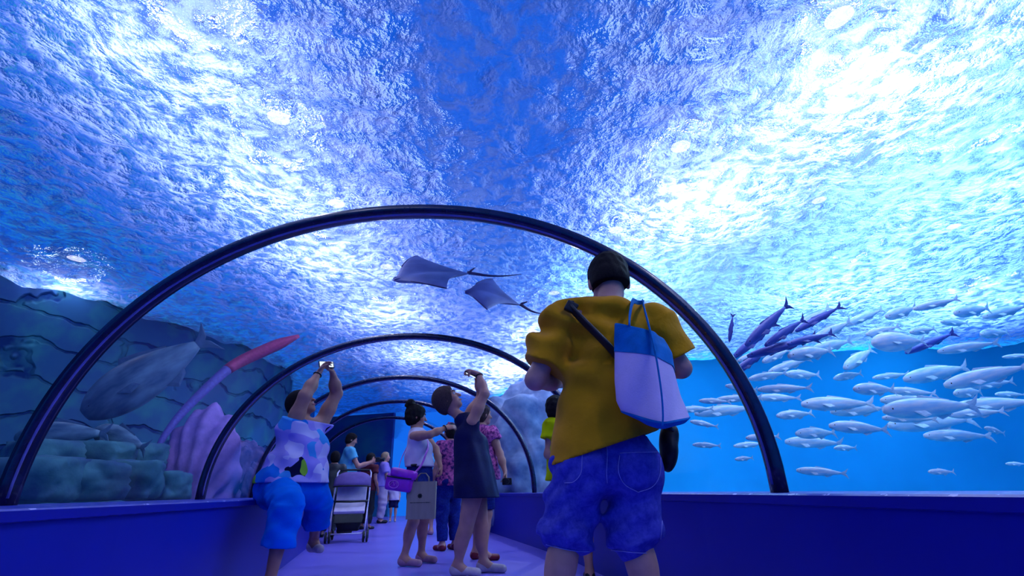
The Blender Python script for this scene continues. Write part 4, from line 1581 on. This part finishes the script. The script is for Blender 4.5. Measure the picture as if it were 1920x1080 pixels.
def copy_tree(o, parent=None):
    c = o.copy()
    COL.objects.link(c)
    if parent is not None: c.parent = parent
    for ch in list(o.children):
        copy_tree(ch, c)
    return c


def put(o, px, py, D, Lpx, ang, yaw=0, roll=0, fat=1., label=None, group=None):
    p = at(px, py, D)
    depth = p.y * math.cos(_p) + (p.z - EYE) * math.sin(_p)
    L = Lpx * depth / 900
    o.location = p
    o.rotation_euler = (R(roll), -R(ang), R(yaw))
    o.rotation_mode = 'XYZ'
    o.scale = (L, L * fat, L * fat)
    if label: o['label'] = label
    if group: o['group'] = group
    return o


SCH = 'school of pale silver fish right of the tunnel'
LBL = 'pale silver slender fish in the school beyond the right tunnel wall'
pale = make_fish(LBL, 'fish', m_fish, m_fin, .085, .06, SCH)
school = [(530, 325, 150, 2), (1030, 320, 230, 12), (1220, 330, 250, 12), (800, 380, 200, 0), (940, 390, 160, -2), (920, 420, 170, 3),
          (1240, 360, 150, 5), (1150, 392, 160, 3), (660, 435, 220, 0), (740, 458, 180, 0), (560, 245, 200, 12), (400, 330, 140, 12), (300, 375, 130, -2),
          (460, 378, 160, 0), (290, 415, 140, 0), (440, 412, 140, 0), (240, 460, 200, 2), (500, 475, 130, 2), (160, 510, 100, -8), (740, 525, 200, -2),
          (580, 545, 180, 3), (570, 580, 170, -2), (170, 590, 100, 0), (330, 588, 110, 2), (600, 690, 150, -8), (1010, 505, 260, 2), (1010, 450, 330, 4),
          (1250, 438, 260, 0), (1110, 555, 190, 0), (1250, 535, 90, -10), (1340, 255, 90, 0), (740, 265, 180, 25), (1150, 222, 190, 5), (1165, 85, 190, 10),
          (1290, 88, 150, 10), (640, 215, 170, 14), (360, 250, 150, 18), (700, 330, 130, 8), (860, 330, 120, 5), (1310, 400, 110, 2), (130, 455, 120, 2),
          (200, 425, 110, 0), (480, 290, 150, 16), (640, 160, 150, 26), (760, 110, 160, 22), (900, 90, 160, 16), (1030, 60, 160, 14), (830, 160, 120, 12),
          (560, 120, 150, 30), (1050, 690, 90, -2), (380, 560, 110, 4), (930, 490, 150, -3), (690, 600, 90, 0), (1180, 470, 160, 2), (1330, 660, 60, 0),
          (430, 255, 120, 22), (1100, 130, 140, 6), (980, 160, 130, 10), (1250, 170, 160, 6), (310, 640, 70, 3)]
rr = random.Random(11)
for i, (u, v, L, a) in enumerate(school):
    o = pale if i == 0 else copy_tree(pale)
    Dm = 6.4 if v > 300 else 5.6
    put(o, 1240 + u / 2, 540 + v / 2, rr.uniform(3.9, Dm), L / 2 * 1.12, a + rr.uniform(-3, 3), rr.uniform(-22, 22), rr.uniform(-12, 12), rr.uniform(.9, 1.25), LBL, SCH)

SL = 'group of dark slate fish by the right leg of the nearest rib'
LBD = 'dark slate blue slender fish slanting upwards beside the nearest rib'
dark = make_fish(LBD, 'fish', m_fishd, m_find, .06, .045, SL)
for i, (u, v, L, a) in enumerate([(400, 135, 260, 38), (350, 195, 210, 36), (465, 165, 210, 30), (450, 222, 230, 12), (335, 275, 200, 32), (560, 190, 190, 14), (590, 115, 180, 26), (262, 150, 100, 74)]):
    o = dark if i == 0 else copy_tree(dark)
    put(o, 1240 + u / 2, 540 + v / 2, rr.uniform(3.6, 4.6), L / 2 * 1.1, a, rr.uniform(-15, 15), rr.uniform(-10, 10), 1.0, LBD, SL)
big = make_fish('broad white-bellied fish, largest in the school at the right', 'fish', m_fish, m_fin, .17, .13)
put(big, 1240 + 890 / 2, 540 + 203 / 2, 4.4, 108, 3, 6)
gu = make_fish('dark-tailed ray-like fish crossing behind the broad white-bellied fish at the right', 'fish', m_fishd, m_find, .06, .09)
put(gu, 1240 + 1010 / 2, 540 + 205 / 2, 4.9, 110, 20, 0)
for (px, py, D_, L, a, y_, f_, lb) in ((118, 816, 5.6, 150, 3, 10, 1.3, 'grey-green fish resting low behind the near left rib'),
                                      (225, 824, 5.9, 130, -16, -10, 1.3, 'grey-green fish with raised head beside the purple coral mound'),
                                      (282, 702, 6.6, 225, 44, 20, 1.5, 'big pale grey fish swimming diagonally in front of the sunken masonry')):
    put(make_fish(lb, 'fish', m_grey, m_greyf, .12, .09), px, py, D_, L, a, y_, 0, f_)

# ---------------------------------------------------------------- the two rays
m_ray = pmat('grey_ray_skin', srgb(92, 112, 176), rough=.5, spec=.3, nscale=3, c2=srgb(58, 74, 132))
m_rayd = pmat('dark_ray_edge', srgb(26, 34, 84), rough=.5)


def make_ray(label, head, tailb, tipA, tipB, tend, th=.05):
    """head, tail base, the two wing tips and the end of the whip tail, all in world space"""
    H_, T_, A_, B_, E_ = [np.array(p, float) for p in (head, tailb, tipA, tipB, tend)]
    c = (H_ + T_) / 2
    upn = nrm(np.cross(T_ - H_, A_ - B_))
    if upn[2] < 0: upn = -upn
    vs, fs = [], []
    NSP, NC = 28, 12
    for i in range(NSP + 1):
        s = -1 + 2 * i / NSP
        tip = A_ if s > 0 else B_
        q = abs(s)
        lead = H_ * (1 - q) + tip * q + (c - (H_ + tip) / 2) * (-.10) * math.sin(PI * q) + (H_ - c) * .0
        trail = T_ * (1 - q) + tip * q + (c - (T_ + tip) / 2) * (.30) * math.sin(PI * q)
        if q < .12: lead = lead + (H_ - c) * .10 * (1 - q / .12)
        thick = th * (math.cos(q * PI / 2) ** 1.3) + .004
        arch = upn * (.045 * math.sin(PI * q) - .01) * np.linalg.norm(tip - c) * .8
        for side in (1, -1):
            for j in range(NC + 1):
                t = j / NC
                p = lead * (1 - t) + trail * t + arch
                prof = math.sin(PI * t ** .7) ** .8 if 0 < t < 1 else 0
                vs.append(p + upn * side * thick * prof - c)
    row = 2 * (NC + 1)
    for i in range(NSP):
        for j in range(NC):
            a = i * row + j
            fs.append((a, a + 1, a + row + 1, a + row))
            a += NC + 1
            fs.append((a, a + row, a + row + 1, a + 1))
    o = mesh_obj('cownose_ray', vs, fs, m_ray)
    o.location = c
    tag(o, label, 'ray')
    tl = [T_ + (E_ - T_) * t + V3(0, 0, -.03 * math.sin(PI * t)) - c for t in np.linspace(-.06, 1, 12)]
    tag(tube_obj('tail', tl, [.020 - .017 * t for t in np.linspace(0, 1, 12)], m_rayd, o, 8), 'thin dark whip tail')
    # snout lobes and the small dorsal fin at the root of the tail
    for sx in (-1, 1):
        S = Sculpt()
        side = nrm(A_ - B_)
        fw = nrm(H_ - T_)
        S.ell(H_ - fw * .03 + side * sx * .03, (.055, .03, .018), k=.02)
        sculpt_obj('snout_lobe', S, .008, m_ray, o, c)
    for (tip, sgn) in ((A_, 1), (B_, -1)):
        L = H_ * .12 + tip * .88
        e1 = [tip * q + H_ * (1 - q) + (c - (H_ + tip) / 2) * (-.10) * math.sin(PI * q) + upn * (.045 * math.sin(PI * q) - .01) * np.linalg.norm(tip - c) * .8 - c for q in np.linspace(.35, 1, 10)]
        tag(tube_obj('wing_edge', e1, [.008] * 9 + [.004], m_rayd, o, 6), 'dark wing edge')
    S = Sculpt()
    S.cap(T_ + upn * .02, T_ - nrm(H_ - T_) * .05 + upn * .055, .014, .006, k=.01)
    sculpt_obj('dorsal_fin', S, .006, m_rayd, o, c)
    return o


make_ray('grey ray with raised dark wing tip gliding overhead, left of the two', at(742, 524, 4.4), at(882, 512, 4.75), at(782, 478, 5.25), at(838, 540, 4.05), at(978, 514, 4.9))
make_ray('smaller grey ray just right of and below the other ray overhead', at(876, 546, 4.75), at(978, 572, 5.0), at(924, 522, 5.35), at(914, 580, 4.45), at(1022, 588, 5.1))

# ---------------------------------------------------------------- rocks and corals
m_rock = pmat('teal_algae_rock', (.09, .30, .36), rough=.95, spec=.05, nscale=4, c2=(.05, .13, .26), bump=.8, bscale=12, detail=6)
m_rockp = pmat('purple_brown_rock', (.22, .18, .42), rough=.95, spec=.05, nscale=7, c2=(.10, .10, .30), bump=.8, bscale=20, detail=6)
m_rockg = pmat('grey_weathered_rock', (.34, .42, .60), rough=.95, spec=.05, nscale=3.5, c2=(.12, .18, .34), bump=.9, bscale=10, detail=7)
m_coral = pmat('lilac_coral', (.45, .32, .85), rough=.85, spec=.1, nscale=6, c2=(.28, .22, .66), bump=.4, bscale=30)


def rock(name, label, cat, c, r, mat, seed=0, amp=.25, sub=4, box=.0, group=None, ribs=0):
    bm = bmesh.new()
    bmesh.ops.create_icosphere(bm, subdivisions=sub, radius=1)
    for v in bm.verts:
        p = v.co.copy()
        if box:
            m = max(abs(p.x), abs(p.y), abs(p.z))
            p = p.lerp(p / m * .82, box)
        n = mnoise.fractal(p * 1.3 + Vector((seed * 7.1, seed * 3.3, 0)), 1.0, 2.0, 4) * amp
        k = 1 + n
        if ribs: k += .05 * math.sin(ribs * math.atan2(p.z + 1.0, p.x) + 3 * p.y)
        v.co = Vector((p.x * r[0] * k, p.y * r[1] * k, p.z * r[2] * k))
    o = bm_obj(name, bm, mat, None, True)
    o.location = c
    o.rotation_euler = (0, 0, R(seed * 37 % 60 - 30))
    return tag(o, label, cat, group)


GRP = 'algae-covered blocks on the left tank bed'
for i, (px, py, D_, rx, rz) in enumerate(((62, 900, 4.6, .42, .24), (150, 902, 5.0, .40, .22), (232, 900, 5.6, .42, .24), (296, 912, 6.2, .36, .2),
                                          (80, 858, 5.0, .36, .20), (172, 858, 5.6, .42, .20), (252, 858, 6.2, .36, .2))):
    p = at(px, py, D_)
    rock('stone_block', 'algae-covered squared stone block stacked on the left tank bed', 'rock', p, (rx, rx * .8, rz), m_rock, i + 1, .12, 4, .8, GRP)
p = at(380, 850, 7.2)
rock('coral_mound', 'large lilac ribbed coral mound left of the second rib', 'coral', (p.x, p.y, .95), (.52, .45, .92), m_coral, 3, .12, 5, 0, None, 26)
for i, (px, py, D_, rx, rz, lb) in enumerate(((452, 890, 8.3, .34, .55, 'purple-brown craggy rock between the lilac coral mound and the seated woman'),
                                             (476, 915, 7.6, .16, .35, 'small purple-brown rock right beside the seated woman'),)):
    rock('rock', lb, 'rock', at(px, py, D_), (rx, rx, rz), m_rockp, i + 5, .45, 5)
rock('rock', 'grey weathered rock slope behind the third rib at the right', 'rock', at(985, 880, 9.4), (1.15, .8, 1.35), m_rockg, 12, .45, 5)

# reddish arc reflected in the tunnel glass, modelled as a solid coloured tube
m_refl = pmat('lilac_reflection', (.14, .14, .52), rough=.6)
m_refl_red = pmat('red_reflection', (.50, .06, .20), rough=.5)
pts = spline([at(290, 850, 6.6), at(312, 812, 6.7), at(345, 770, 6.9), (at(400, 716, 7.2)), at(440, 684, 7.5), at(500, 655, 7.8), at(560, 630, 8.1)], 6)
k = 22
reflection = tube_obj('arched_reflection', pts[:k + 1], [.03 + .05 * i / k for i in range(k + 1)], m_refl, None, 14)
tag(reflection, 'long arched lilac reflection with red upper end, modelled as a tube in the left tank', 'reflection')
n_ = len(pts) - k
tag(tube_obj('red_end', pts[k:], [.082 + .02 * math.sin(PI * i / n_) - .07 * max(0, i / n_ - .7) / .3 for i in range(n_)], m_refl_red, reflection, 14), 'red upper end of the modelled reflection')
